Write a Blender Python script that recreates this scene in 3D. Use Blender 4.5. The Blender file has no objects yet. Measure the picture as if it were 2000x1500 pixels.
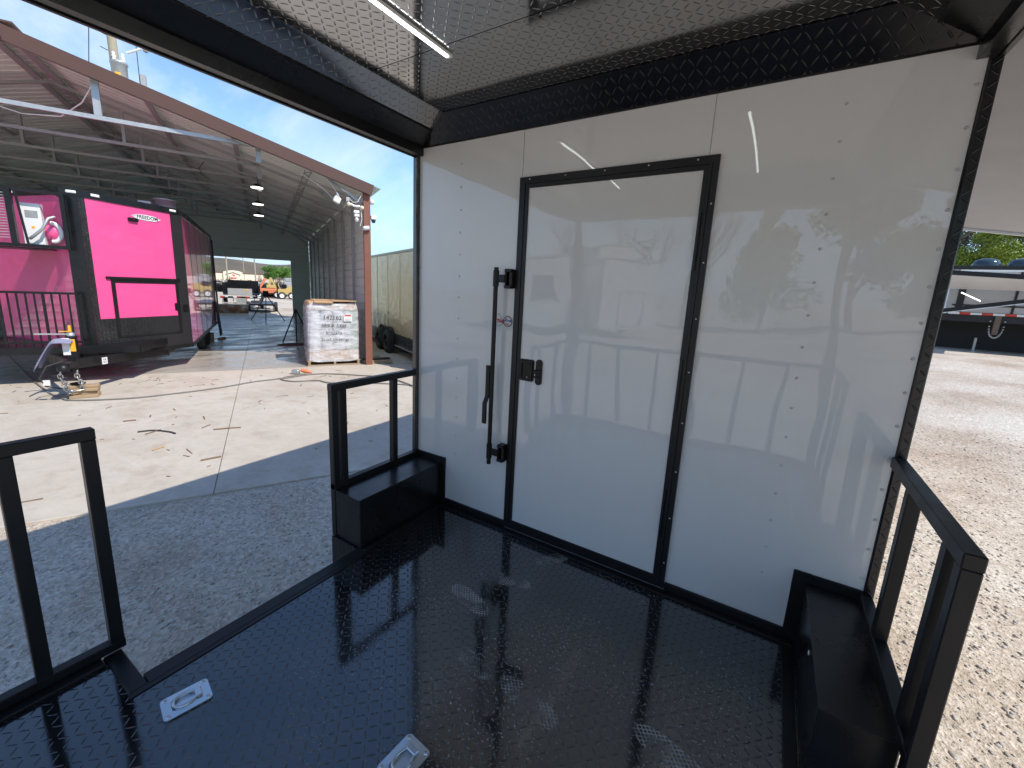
import bpy, bmesh, math, random
import numpy as np
from mathutils import Matrix, Vector, Euler
R = math.radians
random.seed(7)
rng = np.random.default_rng(7)
sc = bpy.context.scene
col = sc.collection

# ------------------------------------------------------------------ camera, sky, sun, exposure
cam = bpy.data.cameras.new('camera'); camo = bpy.data.objects.new('camera', cam); col.objects.link(camo)
camo.location = (2.0323, -2.1357, 1.495); camo.rotation_euler = (1.378, -0.0438, 0.573)
cam.sensor_width = 36; cam.lens = 36 * 824.06 / 2000
cam.shift_x = (1000 - 978.6) / 2000; cam.shift_y = (728.26 - 750) / 2000
cam.clip_start = 0.03; cam.clip_end = 5000
sc.camera = camo

SUN_EL, SUN_AZ = 49.0, 4.0                       # azimuth in degrees from +X towards +Y
world = bpy.data.worlds.new("World"); sc.world = world; world.use_nodes = True
nt = world.node_tree; N = nt.nodes; Lk = nt.links
bg = N['Background']; bg.inputs['Strength'].default_value = 0.15
sky = N.new('ShaderNodeTexSky'); sky.sky_type = 'NISHITA'; sky.sun_disc = False
sky.sun_elevation = R(SUN_EL); sky.sun_rotation = R(90 - SUN_AZ); sky.dust_density = 0.0; sky.ozone_density = 2.0; sky.air_density = 1.0
tc = N.new('ShaderNodeTexCoord'); mp = N.new('ShaderNodeMapping'); mp.inputs['Scale'].default_value = (1.0, 1.6, 3.2)
mp.inputs['Rotation'].default_value = (0.1, 0.25, 0.5)
nz = N.new('ShaderNodeTexNoise'); nz.inputs['Scale'].default_value = 2.2; nz.inputs['Detail'].default_value = 9; nz.inputs['Roughness'].default_value = 0.62
nz.inputs['Distortion'].default_value = 0.6
cr = N.new('ShaderNodeValToRGB'); cr.color_ramp.elements[0].position = 0.42; cr.color_ramp.elements[1].position = 0.72
cr.color_ramp.elements[1].color = (0.55, 0.55, 0.55, 1)
mx = N.new('ShaderNodeMix'); mx.data_type = 'RGBA'; mx.inputs['B'].default_value = (5.2, 5.5, 6.0, 1)
Lk.new(tc.outputs['Generated'], mp.inputs[0]); Lk.new(mp.outputs[0], nz.inputs['Vector']); Lk.new(nz.outputs['Fac'], cr.inputs[0])
sx = N.new('ShaderNodeSeparateXYZ'); Lk.new(tc.outputs['Generated'], sx.inputs[0])
hi = N.new('ShaderNodeMapRange'); hi.interpolation_type = 'SMOOTHSTEP'; hi.inputs['From Min'].default_value = 0.35; hi.inputs['From Max'].default_value = 0.65; hi.inputs['To Min'].default_value = 1.0; hi.inputs['To Max'].default_value = 0.12
Lk.new(sx.outputs['Z'], hi.inputs['Value']); cm = N.new('ShaderNodeMath'); cm.operation = 'MULTIPLY'; Lk.new(cr.outputs[0], cm.inputs[0]); Lk.new(hi.outputs[0], cm.inputs[1])
hs = N.new('ShaderNodeHueSaturation'); hs.inputs['Saturation'].default_value = 1.08; hs.inputs['Value'].default_value = 1.12; Lk.new(sky.outputs[0], hs.inputs['Color'])
lo = N.new('ShaderNodeMapRange'); lo.interpolation_type = 'SMOOTHSTEP'; lo.inputs['From Min'].default_value = -0.02; lo.inputs['From Max'].default_value = 0.30; lo.inputs['To Min'].default_value = 0.92; lo.inputs['To Max'].default_value = 0.0
Lk.new(sx.outputs['Z'], lo.inputs['Value']); mh = N.new('ShaderNodeMix'); mh.data_type = 'RGBA'; mh.inputs['B'].default_value = (2.1, 3.35, 4.9, 1)
Lk.new(lo.outputs[0], mh.inputs['Factor']); Lk.new(hs.outputs[0], mh.inputs['A'])
Lk.new(cm.outputs[0], mx.inputs['Factor']); Lk.new(mh.outputs['Result'], mx.inputs['A']); Lk.new(mx.outputs['Result'], bg.inputs['Color'])
sun = bpy.data.lights.new('sun', 'SUN'); suno = bpy.data.objects.new('sun', sun); col.objects.link(suno)
sun.energy = 3.6; sun.angle = R(0.5); sun.color = (1.0, 0.93, 0.84)
sd = Vector((math.cos(R(SUN_EL)) * math.cos(R(SUN_AZ)), math.cos(R(SUN_EL)) * math.sin(R(SUN_AZ)), math.sin(R(SUN_EL))))
suno.rotation_euler = sd.to_track_quat('Z', 'Y').to_euler(); suno.location = (20, 0, 20)
sc.view_settings.view_transform = 'Standard'; sc.view_settings.look = 'None'
sc.view_settings.exposure = 0.55; sc.view_settings.gamma = 1; sc.view_settings.use_curve_mapping = False
sc.cycles.max_bounces = 10; sc.cycles.diffuse_bounces = 5; sc.cycles.glossy_bounces = 6

# ------------------------------------------------------------------ materials
def mat(name, c, rough=0.5, metal=0.0, ior=1.5, coat=0.0, crough=0.05, emit=None, es=0.0, alpha=1.0, trans=0.0):
    m = bpy.data.materials.new(name); m.use_nodes = True
    b = m.node_tree.nodes['Principled BSDF']
    b.inputs['Base Color'].default_value = (*c, 1); b.inputs['Roughness'].default_value = rough
    b.inputs['Metallic'].default_value = metal; b.inputs['IOR'].default_value = ior
    b.inputs['Coat Weight'].default_value = coat; b.inputs['Coat Roughness'].default_value = crough
    b.inputs['Alpha'].default_value = alpha; b.inputs['Transmission Weight'].default_value = trans
    if emit: b.inputs['Emission Color'].default_value = (*emit, 1); b.inputs['Emission Strength'].default_value = es
    return m
class G:                                         # tiny node builder
    def __init__(s, m): s.t = m.node_tree; s.b = s.t.nodes['Principled BSDF']
    def n(s, k, **kw):
        o = s.t.nodes.new('ShaderNode' + k)
        for a, v in kw.items():
            if a in ('operation', 'data_type', 'blend_type', 'feature', 'noise_dimensions', 'wave_type', 'bands_direction', 'distance', 'interpolation_type'): setattr(o, a, v)
            else: o.inputs[a].default_value = v
        return o
    def l(s, a, b): s.t.links.new(a, b)
    def math(s, op, a, b=None, c=None):
        o = s.t.nodes.new('ShaderNodeMath'); o.operation = op
        for i, v in enumerate((a, b, c)):
            if v is None: continue
            if hasattr(v, 'is_output') or hasattr(v, 'links'): s.l(v, o.inputs[i])
            else: o.inputs[i].default_value = v
        return o.outputs[0]
    def co(s, scale=(1, 1, 1), loc=(0, 0, 0), rot=(0, 0, 0)):
        t = s.n('TexCoord'); m = s.n('Mapping'); m.inputs['Scale'].default_value = scale; m.inputs['Location'].default_value = loc; m.inputs['Rotation'].default_value = rot
        s.l(t.outputs['Object'], m.inputs[0]); return m.outputs[0]
    def noise(s, vec, scale, detail=5, rough=0.55, out='Fac'):
        o = s.n('TexNoise', Scale=scale, Detail=detail, Roughness=rough); s.l(vec, o.inputs['Vector']); return o.outputs[out]
    def ramp(s, f, *st):
        o = s.n('ValToRGB'); e = o.color_ramp.elements
        while len(e) < len(st): e.new(0.5)
        for i, (p, c) in enumerate(st):
            e[i].position = p; e[i].color = (*c, 1) if len(c) == 3 else (c[0], c[0], c[0], 1)
        s.l(f, o.inputs[0]); return o.outputs[0]
    def mix(s, f, a, b, blend='MIX'):
        o = s.t.nodes.new('ShaderNodeMix'); o.data_type = 'RGBA'; o.blend_type = blend
        for nm, v in (('Factor', f), ('A', a), ('B', b)):
            if isinstance(v, (int, float)): o.inputs[nm].default_value = v
            elif isinstance(v, tuple): o.inputs[nm].default_value = (*v, 1)
            else: s.l(v, o.inputs[nm])
        return o.outputs['Result']
    def bump(s, h, dist, strength=1.0, prev=None):
        o = s.n('Bump', Strength=strength, Distance=dist); s.l(h, o.inputs['Height'])
        if prev is not None: s.l(prev, o.inputs['Normal'])
        s.l(o.outputs[0], s.b.inputs['Normal']); return o.outputs[0]

def tread_height(g, plane, c=0.033):             # raised lozenges of tread plate, alternating at +-45 degrees
    sep = g.n('SeparateXYZ'); g.l(g.n('TexCoord').outputs['Object'], sep.inputs[0])
    a, b = {'xy': ('X', 'Y'), 'xz': ('X', 'Z'), 'yz': ('Y', 'Z')}[plane]
    u = g.math('DIVIDE', sep.outputs[a], c); v = g.math('DIVIDE', sep.outputs[b], c)
    fu = g.math('FLOOR', u); fv = g.math('FLOOR', v)
    par = g.math('MODULO', g.math('ADD', g.math('ADD', fu, fv), 2000.0), 2.0)
    sg = g.math('SUBTRACT', g.math('MULTIPLY', par, 2.0), 1.0)
    qu = g.math('SUBTRACT', g.math('SUBTRACT', u, fu), 0.5); qv = g.math('MULTIPLY', g.math('SUBTRACT', g.math('SUBTRACT', v, fv), 0.5), sg)
    al = g.math('MULTIPLY', g.math('ADD', qu, qv), 0.7071 / 0.46); ac = g.math('MULTIPLY', g.math('SUBTRACT', qu, qv), 0.7071 / 0.10)
    d = g.math('ADD', g.math('MULTIPLY', al, al), g.math('MULTIPLY', ac, ac))
    return g.math('MAXIMUM', g.math('SUBTRACT', 1.0, d), 0.0)

def tread(name, plane, ior=2.0, rough=0.1, base=(0.006, 0.006, 0.007), dist=0.0018, c=0.033, dust=0.0, prints=()):
    m = mat(name, base, rough, ior=ior); g = G(m)
    h = tread_height(g, plane, c); h = g.math('POWER', h, 0.6)
    co = g.co()
    w = g.noise(co, 3.0, 2); h2 = g.math('ADD', h, g.math('MULTIPLY', w, 1.2))
    g.bump(h2, dist)
    colr = base
    rf = g.ramp(g.noise(co, 5, 6), (0.3, (rough * 0.7,)), (0.75, (rough * 1.7,)))
    g.l(rf, g.b.inputs['Roughness'])
    if dust:
        n1 = g.noise(co, 2.1, 5, 0.6); n2 = g.noise(co, 80, 5, 0.75)
        band = g.ramp(n1, (0.41, (0.08,)), (0.58, (1.0,)))
        spk = g.ramp(n2, (0.575, (0.0,)), (0.66, (0.8,)))
        sep = g.n('SeparateXYZ'); g.l(g.n('TexCoord').outputs['Object'], sep.inputs[0])
        side = g.ramp(g.math('ADD', sep.outputs['X'], 1.25), (0.40, (0.0,)), (0.75, (1.0,)))
        edge = g.math('MULTIPLY', g.ramp(h, (0.02, (0.0,)), (0.3, (1.0,))), 0.45)
        f = g.math('MULTIPLY', g.math('MULTIPLY', g.math('ADD', spk, g.math('MULTIPLY', edge, spk)), band), side)
        f = g.math('ADD', f, g.math('MULTIPLY', side, 0.02))
        for (px, py, rot, ln, wd) in prints:     # dusty boot prints
            cc = g.co(loc=(0, 0, 0)); mpn = g.t.nodes.new('ShaderNodeMapping'); mpn.vector_type = 'TEXTURE'
            mpn.inputs['Location'].default_value = (px - 1.25, py, 0); mpn.inputs['Rotation'].default_value = (0, 0, rot); mpn.inputs['Scale'].default_value = (ln, wd, 1)
            g.l(g.n('TexCoord').outputs['Object'], mpn.inputs[0])
            ss = g.n('SeparateXYZ'); g.l(mpn.outputs[0], ss.inputs[0])
            dd = g.math('ADD', g.math('POWER', g.math('ABSOLUTE', ss.outputs['X']), 3.0), g.math('POWER', g.math('ABSOLUTE', ss.outputs['Y']), 2.0))
            msk = g.ramp(dd, (0.75, (1.0,)), (1.0, (0.0,)))
            lat = g.math('MAXIMUM', g.math('SINE', g.math('MULTIPLY', g.math('ADD', ss.outputs['X'], g.math('MULTIPLY', ss.outputs['Y'], 0.45)), 42.0)),
                         g.math('SINE', g.math('MULTIPLY', g.math('SUBTRACT', ss.outputs['X'], g.math('MULTIPLY', ss.outputs['Y'], 0.45)), 42.0)))
            lat = g.ramp(lat, (0.5, (0.0,)), (0.9, (0.6,)))
            brk = g.ramp(g.noise(co, 11, 5), (0.42, (0.05,)), (0.62, (1.0,)))
            f = g.math('ADD', f, g.math('MULTIPLY', g.math('MULTIPLY', msk, lat), brk))
        f = g.math('MINIMUM', g.math('MULTIPLY', f, dust), 0.85)
        g.l(g.mix(f, base, (0.50, 0.50, 0.49)), g.b.inputs['Base Color'])
        g.l(g.math('ADD', rf, g.math('MULTIPLY', f, 0.8)), g.b.inputs['Roughness'])
    return m

def scuffed(name, c, rough=0.35, ior=1.5, amount=0.25, metal=0.0, scale=6.0, coat=0.0):
    m = mat(name, c, rough, metal, ior, coat); g = G(m); co = g.co()
    f = g.ramp(g.noise(co, scale, 7, 0.65), (0.35, (0.0,)), (0.75, (1.0,)))
    g.l(g.mix(g.math('MULTIPLY', f, amount), c, tuple(min(1, v * 1.5 + 0.05) for v in c)), g.b.inputs['Base Color'])
    g.l(g.math('ADD', rough, g.math('MULTIPLY', f, 0.18)), g.b.inputs['Roughness'])
    g.bump(g.noise(co, 60, 4), 0.0004)
    return m

M = {}
M['floor'] = tread('tread_plate_floor', 'xy', 2.05, 0.07, dust=1.0, prints=((0.97, -0.65, -0.25, 0.14, 0.05), (1.46, -0.945, -0.2, 0.14, 0.052), (1.95, -0.84, -0.25, 0.14, 0.052), (1.16, -0.12, 1.0, 0.12, 0.045), (1.20, -0.93, -0.2, 0.10, 0.04), (1.06, -0.42, 0.2, 0.12, 0.05)))
M['ceiling'] = tread('tread_plate_ceiling', 'xy', 4.6, 0.09, dist=0.0016)
M['tread_xz'] = tread('tread_plate_band', 'xz', 1.55, 0.16)
M['tread_yz'] = tread('tread_plate_side', 'yz', 1.9, 0.16)
M['black'] = scuffed('black_painted_steel', (0.007, 0.007, 0.0075), 0.32, 1.42, 0.06)
M['blacksheet'] = scuffed('black_sheet_metal', (0.006, 0.006, 0.0065), 0.22, 1.5, 0.05, scale=3)
M['blackplastic'] = mat('black_plastic', (0.006, 0.006, 0.006), 0.4, ior=1.4)
M['rubber'] = scuffed('tyre_rubber', (0.018, 0.018, 0.018), 0.75, 1.45, 0.3)
# glossy white wall sheet, slightly oil-canned
m = mat('white_wall_sheet', (0.66, 0.655, 0.635), 0.45, ior=1.2, coat=1.0, crough=0.006); M['wall'] = m; m.node_tree.nodes['Principled BSDF'].inputs['Coat IOR'].default_value = 1.62; g = G(m)
b1 = g.bump(g.noise(g.co((1.0, 1.0, 0.55)), 1.7, 2, 0.4), 0.01)
g.l(b1, g.b.inputs['Coat Normal'])
g.l(g.mix(g.ramp(g.noise(g.co((1, 1, 0.3)), 9, 6), (0.5, (0.0,)), (0.85, (0.12,))), (0.66, 0.655, 0.635), (0.54, 0.53, 0.50)), g.b.inputs['Base Color'])
M['awning'] = mat('awning_sheet', (0.085, 0.080, 0.078), 0.3, ior=1.5, coat=0.4, crough=0.12); G(M['awning']).bump(G(M['awning']).noise(G(M['awning']).co(), 0.9, 2), 0.03)
M['white'] = scuffed('white_paint', (0.72, 0.72, 0.70), 0.35, 1.5, 0.05)
M['rivet'] = mat('rivet_head', (0.52, 0.52, 0.52), 0.3, metal=0.3)
M['twig'] = mat('dry_twig', (0.20, 0.13, 0.08), 0.9)
M['zinc'] = mat('zinc_plate', (0.62, 0.66, 0.68), 0.28, metal=1.0); G(M['zinc']).bump(G(M['zinc']).noise(G(M['zinc']).co(), 40, 3), 0.0006)
M['steel'] = mat('bright_steel', (0.55, 0.55, 0.54), 0.35, metal=1.0)
M['led'] = mat('led_diffuser', (0.9, 0.9, 0.9), 0.4, emit=(0.93, 1.0, 0.97), es=5.0)
M['lamp'] = mat('lamp_glow', (0.9, 0.9, 0.9), 0.4, emit=(1.0, 0.98, 0.92), es=1.8)
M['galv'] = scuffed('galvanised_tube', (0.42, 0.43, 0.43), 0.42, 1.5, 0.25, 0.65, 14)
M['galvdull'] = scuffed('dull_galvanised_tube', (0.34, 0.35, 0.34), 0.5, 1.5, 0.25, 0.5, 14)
M['sheet'] = scuffed('tan_ribbed_sheet', (0.62, 0.70, 0.62), 0.4, 1.5, 0.12, 0.0, 3)
M['post'] = scuffed('sunlit_brown_trim', (0.20, 0.075, 0.045), 0.55, 1.5, 0.2)  # shed trim on the corner posts, with sunlight put into the colour
M['brown'] = scuffed('shaded_brown_trim', (0.085, 0.040, 0.029), 0.6, 1.5, 0.12)  # darker copy of the corner trim; shade on the rake put into the colour
M['pink'] = mat('pink_paint', (0.82, 0.085, 0.27), 0.3, ior=1.5, coat=1.0, crough=0.03); G(M['pink']).bump(G(M['pink']).noise(G(M['pink']).co((1, 1, 1.6)), 1.6, 2), 0.02)
M['tanpaint'] = mat('tan_paint', (0.42, 0.315, 0.205), 0.3, ior=1.5, coat=1.0, crough=0.02)
g = G(M['tanpaint']); g.l(g.bump(g.noise(g.co((1, 1, 2.0)), 2.2, 2), 0.03), g.b.inputs['Coat Normal'])
M['cardboard'] = scuffed('cardboard', (0.42, 0.27, 0.15), 0.8, 1.4, 0.2)
M['wood'] = scuffed('rough_lumber', (0.33, 0.235, 0.14), 0.75, 1.4, 0.25, 0, 12)
M['poleswood'] = scuffed('weathered_pole', (0.33, 0.29, 0.21), 0.85, 1.4, 0.25, 0, 5)
M['rust'] = mat('rusty_blade', (0.3, 0.12, 0.05), 0.7); g = G(M['rust'])
g.l(g.ramp(g.noise(g.co(), 2.5, 6), (0.38, (0.42, 0.36, 0.28)), (0.5, (0.28, 0.10, 0.04)), (0.7, (0.20, 0.07, 0.03))), g.b.inputs['Base Color'])
M['cord'] = mat('grey_cord', (0.17, 0.16, 0.14), 0.7)
M['blackcord'] = mat('dark_hose', (0.03, 0.03, 0.03), 0.6)
M['orange'] = mat('orange_plastic', (0.62, 0.19, 0.08), 0.5)
M['yellow'] = mat('yellow_paint', (0.55, 0.50, 0.10), 0.4)
M['safety'] = mat('amber_label', (0.85, 0.42, 0.02), 0.5)
M['red'] = mat('red_paint', (0.55, 0.03, 0.02), 0.5)
M['blue'] = mat('blue_ink', (0.06, 0.10, 0.38), 0.5)
M['ink'] = mat('black_ink', (0.01, 0.01, 0.012), 0.6)
M['liftyellow'] = mat('faded_yellow', (0.50, 0.36, 0.12), 0.5)
M['cloth'] = scuffed('grey_blue_towel', (0.22, 0.22, 0.30), 0.9, 1.3, 0.2)
M['greybody'] = scuffed('grey_trailer_sheet', (0.36, 0.35, 0.34), 0.3, 1.5, 0.1, coat=0.6)
M['cream'] = scuffed('cream_stucco', (0.72, 0.62, 0.48), 0.8, 1.4, 0.1)
M['green'] = mat('dark_green_card', (0.12, 0.2, 0.12), 0.6)
M['dome'] = mat('smoked_vent_dome', (0.03, 0.05, 0.06), 0.08, ior=1.6)
M['rollmesh'] = mat('mesh_roll', (0.6, 0.6, 0.6), 0.6); g = G(M['rollmesh'])
ww = g.n('TexVoronoi', Scale=38.0, feature='F1'); g.l(g.co((1, 1, 1)), ww.inputs['Vector'])
g.l(g.ramp(ww.outputs['Distance'], (0.25, (0.75, 0.75, 0.75)), (0.55, (0.40, 0.41, 0.42))), g.b.inputs['Base Color'])
# stretch wrap: half see-through wrinkled film
m = mat('stretch_wrap', (0.85, 0.86, 0.88), 0.18, ior=1.45, coat=0.5); M['wrap'] = m; g = G(m)
wn = g.noise(g.co((1.2, 1.2, 3.5)), 4.0, 6, 0.6); g.bump(wn, 0.03)
g.l(g.ramp(g.noise(g.co((1, 1, 3)), 3.2, 6, 0.65), (0.35, (0.25,)), (0.72, (0.75,))), g.b.inputs['Alpha'])
# concrete
m = mat('concrete', (0.45, 0.42, 0.37), 0.75); M['concrete'] = m; g = G(m); co = g.co()
f1 = g.noise(co, 0.7, 6, 0.6); f2 = g.noise(g.co((1, 1, 1)), 7, 8, 0.7); f3 = g.noise(g.co((0.5, 3.0, 1), rot=(0, 0, 0.5)), 2.2, 6, 0.6)
c1 = g.ramp(f1, (0.3, (0.43, 0.375, 0.305)), (0.55, (0.50, 0.45, 0.375)), (0.75, (0.55, 0.51, 0.45)))
c2 = g.mix(g.ramp(f2, (0.45, (0.0,)), (0.8, (0.45,))), c1, (0.30, 0.27, 0.23))
c3 = g.mix(g.ramp(f3, (0.5, (0.0,)), (0.75, (0.30,))), c2, (0.56, 0.54, 0.50))
c4 = g.mix(g.ramp(g.noise(g.co((1, 1, 1)), 2.3, 9, 0.72), (0.52, (0.0,)), (0.62, (0.5,))), c3, (0.36, 0.29, 0.21))
c5 = g.mix(g.ramp(g.noise(g.co((1, 1, 1)), 55, 4, 0.7), (0.62, (0.0,)), (0.75, (0.5,))), c4, (0.2, 0.17, 0.14))
g.l(c5, g.b.inputs['Base Color']); g.bump(f2, 0.006)
# sealed floor inside the shed
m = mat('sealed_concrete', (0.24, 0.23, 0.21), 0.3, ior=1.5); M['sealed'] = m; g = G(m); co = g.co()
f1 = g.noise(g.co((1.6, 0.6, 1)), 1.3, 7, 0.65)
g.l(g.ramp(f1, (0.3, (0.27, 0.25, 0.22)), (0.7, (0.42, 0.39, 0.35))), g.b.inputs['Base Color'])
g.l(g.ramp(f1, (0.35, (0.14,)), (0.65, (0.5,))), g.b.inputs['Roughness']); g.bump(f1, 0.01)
# gravel
m = mat('gravel', (0.4, 0.38, 0.35), 0.9); M['gravel'] = m; g = G(m); co = g.co()
vo = g.n('TexVoronoi', Scale=42.0, feature='F1'); g.l(co, vo.inputs['Vector'])
v2 = g.n('TexVoronoi', Scale=95.0, feature='F1'); g.l(co, v2.inputs['Vector'])
big = g.noise(co, 0.55, 6, 0.6); fine = g.noise(co, 30, 6, 0.7); mid = g.noise(co, 4, 6, 0.6)
ca = g.ramp(big, (0.34, (0.41, 0.325, 0.245)), (0.5, (0.54, 0.465, 0.38)), (0.64, (0.61, 0.555, 0.475)))
vs_ = g.n('SeparateXYZ'); g.l(vo.outputs['Color'], vs_.inputs[0]); vg = g.ramp(vs_.outputs['X'], (0.0, (0.16, 0.15, 0.14)), (0.5, (0.47, 0.46, 0.45)), (1.0, (0.80, 0.79, 0.77)))
cb = g.mix(0.65, ca, vg, 'SOFT_LIGHT')
cs = g.n('HueSaturation', Saturation=1.0); g.l(cb, cs.inputs['Color'])
cc = g.mix(g.ramp(fine, (0.42, (0.0,)), (0.72, (0.45,))), cs.outputs[0], (0.20, 0.17, 0.14))
g.l(cc, g.b.inputs['Base Color'])
n1 = g.bump(vo.outputs['Distance'], 0.007, 0.8); n2 = g.bump(v2.outputs['Distance'], 0.004, 0.8, n1); g.bump(mid, 0.05, 0.6, n2)
# grass/field far away
m = mat('scrub_field', (0.12, 0.11, 0.06), 0.95); M['field'] = m; g = G(m)
g.l(g.ramp(g.noise(g.co(), 0.03, 6), (0.35, (0.10, 0.085, 0.06)), (0.6, (0.16, 0.12, 0.075)), (0.75, (0.09, 0.11, 0.05))), g.b.inputs['Base Color'])
m = mat('stones', (0.4, 0.37, 0.33), 0.85); M['stone'] = m; g = G(m)
vs = g.n('TexVoronoi', Scale=55.0, feature='F1'); g.l(g.co(), vs.inputs['Vector'])
sv = g.n('SeparateXYZ'); g.l(vs.outputs['Color'], sv.inputs[0])
g.l(g.ramp(sv.outputs['X'], (0.0, (0.30, 0.265, 0.23)), (0.5, (0.44, 0.40, 0.35)), (0.85, (0.50, 0.48, 0.45)), (1.0, (0.36, 0.25, 0.18))), g.b.inputs['Base Color'])
def leafmat(name, a, b, c):
    m = mat(name, a, 0.6, ior=1.4); g = G(m)
    g.l(g.ramp(g.noise(g.co(), 2.2, 4), (0.3, a), (0.5, b), (0.75, c)), g.b.inputs['Base Color']); return m
M['leafA'] = leafmat('yellow_green_foliage', (0.10, 0.14, 0.02), (0.22, 0.29, 0.035), (0.33, 0.38, 0.06))
M['leafB'] = leafmat('dark_green_foliage', (0.025, 0.05, 0.015), (0.05, 0.09, 0.02), (0.08, 0.13, 0.03))
M['leafC'] = leafmat('dry_brown_scrub', (0.10, 0.07, 0.04), (0.15, 0.11, 0.06), (0.13, 0.13, 0.05))
M['leafD'] = leafmat('fresh_green_foliage', (0.06, 0.13, 0.02), (0.10, 0.22, 0.03), (0.15, 0.28, 0.05))
M['bark'] = scuffed('grey_bark', (0.14, 0.11, 0.085), 0.9, 1.4, 0.2)

# ------------------------------------------------------------------ mesh builder
class MB:
    def __init__(s): s.v = []; s.f = []; s.sm = []
    def add(s, vs, fs, smooth=False):
        o = len(s.v); s.v += [tuple(map(float, p)) for p in vs]; s.f += [tuple(i + o for i in f) for f in fs]; s.sm += [smooth] * len(fs); return s
    def box(s, a, b, bev=0.0, X=None):
        x0, y0, z0 = [min(p, q) for p, q in zip(a, b)]; x1, y1, z1 = [max(p, q) for p, q in zip(a, b)]
        if bev:
            t = bev; bev = min(t, (x1 - x0) / 3, (y1 - y0) / 3, (z1 - z0) / 3); e = bev
            vs = []; idx = {}
            for ix, (xa, sx) in enumerate(((x0, 1), (x1, -1))):
                for iy, (ya, sy) in enumerate(((y0, 1), (y1, -1))):
                    for iz, (za, sz) in enumerate(((z0, 1), (z1, -1))):
                        idx[ix, iy, iz] = len(vs)
                        vs += [(xa, ya + sy * e, za + sz * e), (xa + sx * e, ya, za + sz * e), (xa + sx * e, ya + sy * e, za)]
            fs = []
            for ix in (0, 1):
                q = [idx[ix, 0, 0], idx[ix, 1, 0], idx[ix, 1, 1], idx[ix, 0, 1]]; fs.append(q if ix else q[::-1])
                q = [idx[0, ix, 0] + 1, idx[1, ix, 0] + 1, idx[1, ix, 1] + 1, idx[0, ix, 1] + 1]; fs.append(q[::-1] if ix else q)
                q = [idx[0, 0, ix] + 2, idx[1, 0, ix] + 2, idx[1, 1, ix] + 2, idx[0, 1, ix] + 2]; fs.append(q if ix else q[::-1])
            for a_ in (0, 1):
                for b_ in (0, 1):
                    p, q = idx[a_, b_, 0], idx[a_, b_, 1]; fs.append((p, p + 1, q + 1, q))
                    p, q = idx[a_, 0, b_], idx[a_, 1, b_]; fs.append((p, q, q + 2, p + 2))
                    p, q = idx[0, a_, b_], idx[1, a_, b_]; fs.append((p + 1, p + 2, q + 2, q + 1))
            for k in idx.values(): fs.append((k, k + 1, k + 2))
        else:
            vs = [(x, y, z) for x in (x0, x1) for y in (y0, y1) for z in (z0, z1)]
            fs = [(0, 1, 3, 2), (4, 6, 7, 5), (0, 4, 5, 1), (2, 3, 7, 6), (0, 2, 6, 4), (1, 5, 7, 3)]
        if X is not None: vs = [tuple(X @ Vector(p)) for p in vs]
        return s.add(vs, fs)
    def beam(s, a, b, w, h, up=(0, 0, 1)):        # rectangular bar between two points
        a = Vector(a); b = Vector(b); d = (b - a).normalized(); u = Vector(up)
        if abs(d.dot(u)) > 0.99: u = Vector((0, 1, 0))
        r = d.cross(u).normalized() * (w / 2); t = r.cross(d).normalized() * (h / 2)
        vs = [p + i * r + j * t for p in (a, b) for i, j in ((-1, -1), (1, -1), (1, 1), (-1, 1))]
        return s.add(vs, [(0, 3, 2, 1), (4, 5, 6, 7), (0, 1, 5, 4), (1, 2, 6, 5), (2, 3, 7, 6), (3, 0, 4, 7)])
    def tube(s, pts, r, n=8, cap=True):
        pts = [Vector(p) for p in pts]; rs = r if isinstance(r, (list, tuple)) else [r] * len(pts)
        vs = []; prev = None
        for i, p in enumerate(pts):
            d = (pts[min(i + 1, len(pts) - 1)] - pts[max(i - 1, 0)]).normalized()
            if prev is None:
                a = d.cross(Vector((0, 0, 1)));
                if a.length < 0.05: a = d.cross(Vector((0, 1, 0)))
                a.normalize()
            else:
                a = (prev - d * prev.dot(d)).normalized()
            prev = a; b = d.cross(a)
            for k in range(n):
                t = 2 * math.pi * k / n; vs.append(p + (a * math.cos(t) + b * math.sin(t)) * rs[i])
        fs = [(i * n + k, i * n + (k + 1) % n, (i + 1) * n + (k + 1) % n, (i + 1) * n + k) for i in range(len(pts) - 1) for k in range(n)]
        s.add(vs, fs, True)
        if cap: s.add(vs[:n], [tuple(range(n))[::-1]]); s.add(vs[-n:], [tuple(range(n))])
        return s
    def lathe(s, prof, n=24, X=None, smooth=True): # prof: (radius, z) list about the z axis
        vs = []
        for r_, z in prof:
            for k in range(n):
                t = 2 * math.pi * k / n; vs.append(Vector((r_ * math.cos(t), r_ * math.sin(t), z)))
        if X is not None: vs = [X @ p for p in vs]
        fs = [(i * n + k, i * n + (k + 1) % n, (i + 1) * n + (k + 1) % n, (i + 1) * n + k) for i in range(len(prof) - 1) for k in range(n)]
        return s.add(vs, fs, smooth)
    def prism(s, poly, z0, z1):
        n = len(poly); vs = [(x, y, z0) for x, y in poly] + [(x, y, z1) for x, y in poly]
        return s.add(vs, [tuple(range(n))[::-1], tuple(range(n, 2 * n))] + [(i, (i + 1) % n, n + (i + 1) % n, n + i) for i in range(n)])
    def quad(s, a, b, c, d): return s.add([a, b, c, d], [(0, 1, 2, 3)])
    def slab(s, pts, t):                          # planar polygon given thickness t along its normal
        P = [Vector(p) for p in pts]; nr = (P[1] - P[0]).cross(P[2] - P[0]).normalized() * t; n = len(P)
        vs = P + [p + nr for p in P]
        return s.add(vs, [tuple(range(n))[::-1], tuple(range(n, 2 * n))] + [(i, (i + 1) % n, n + (i + 1) % n, n + i) for i in range(n)])
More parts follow.
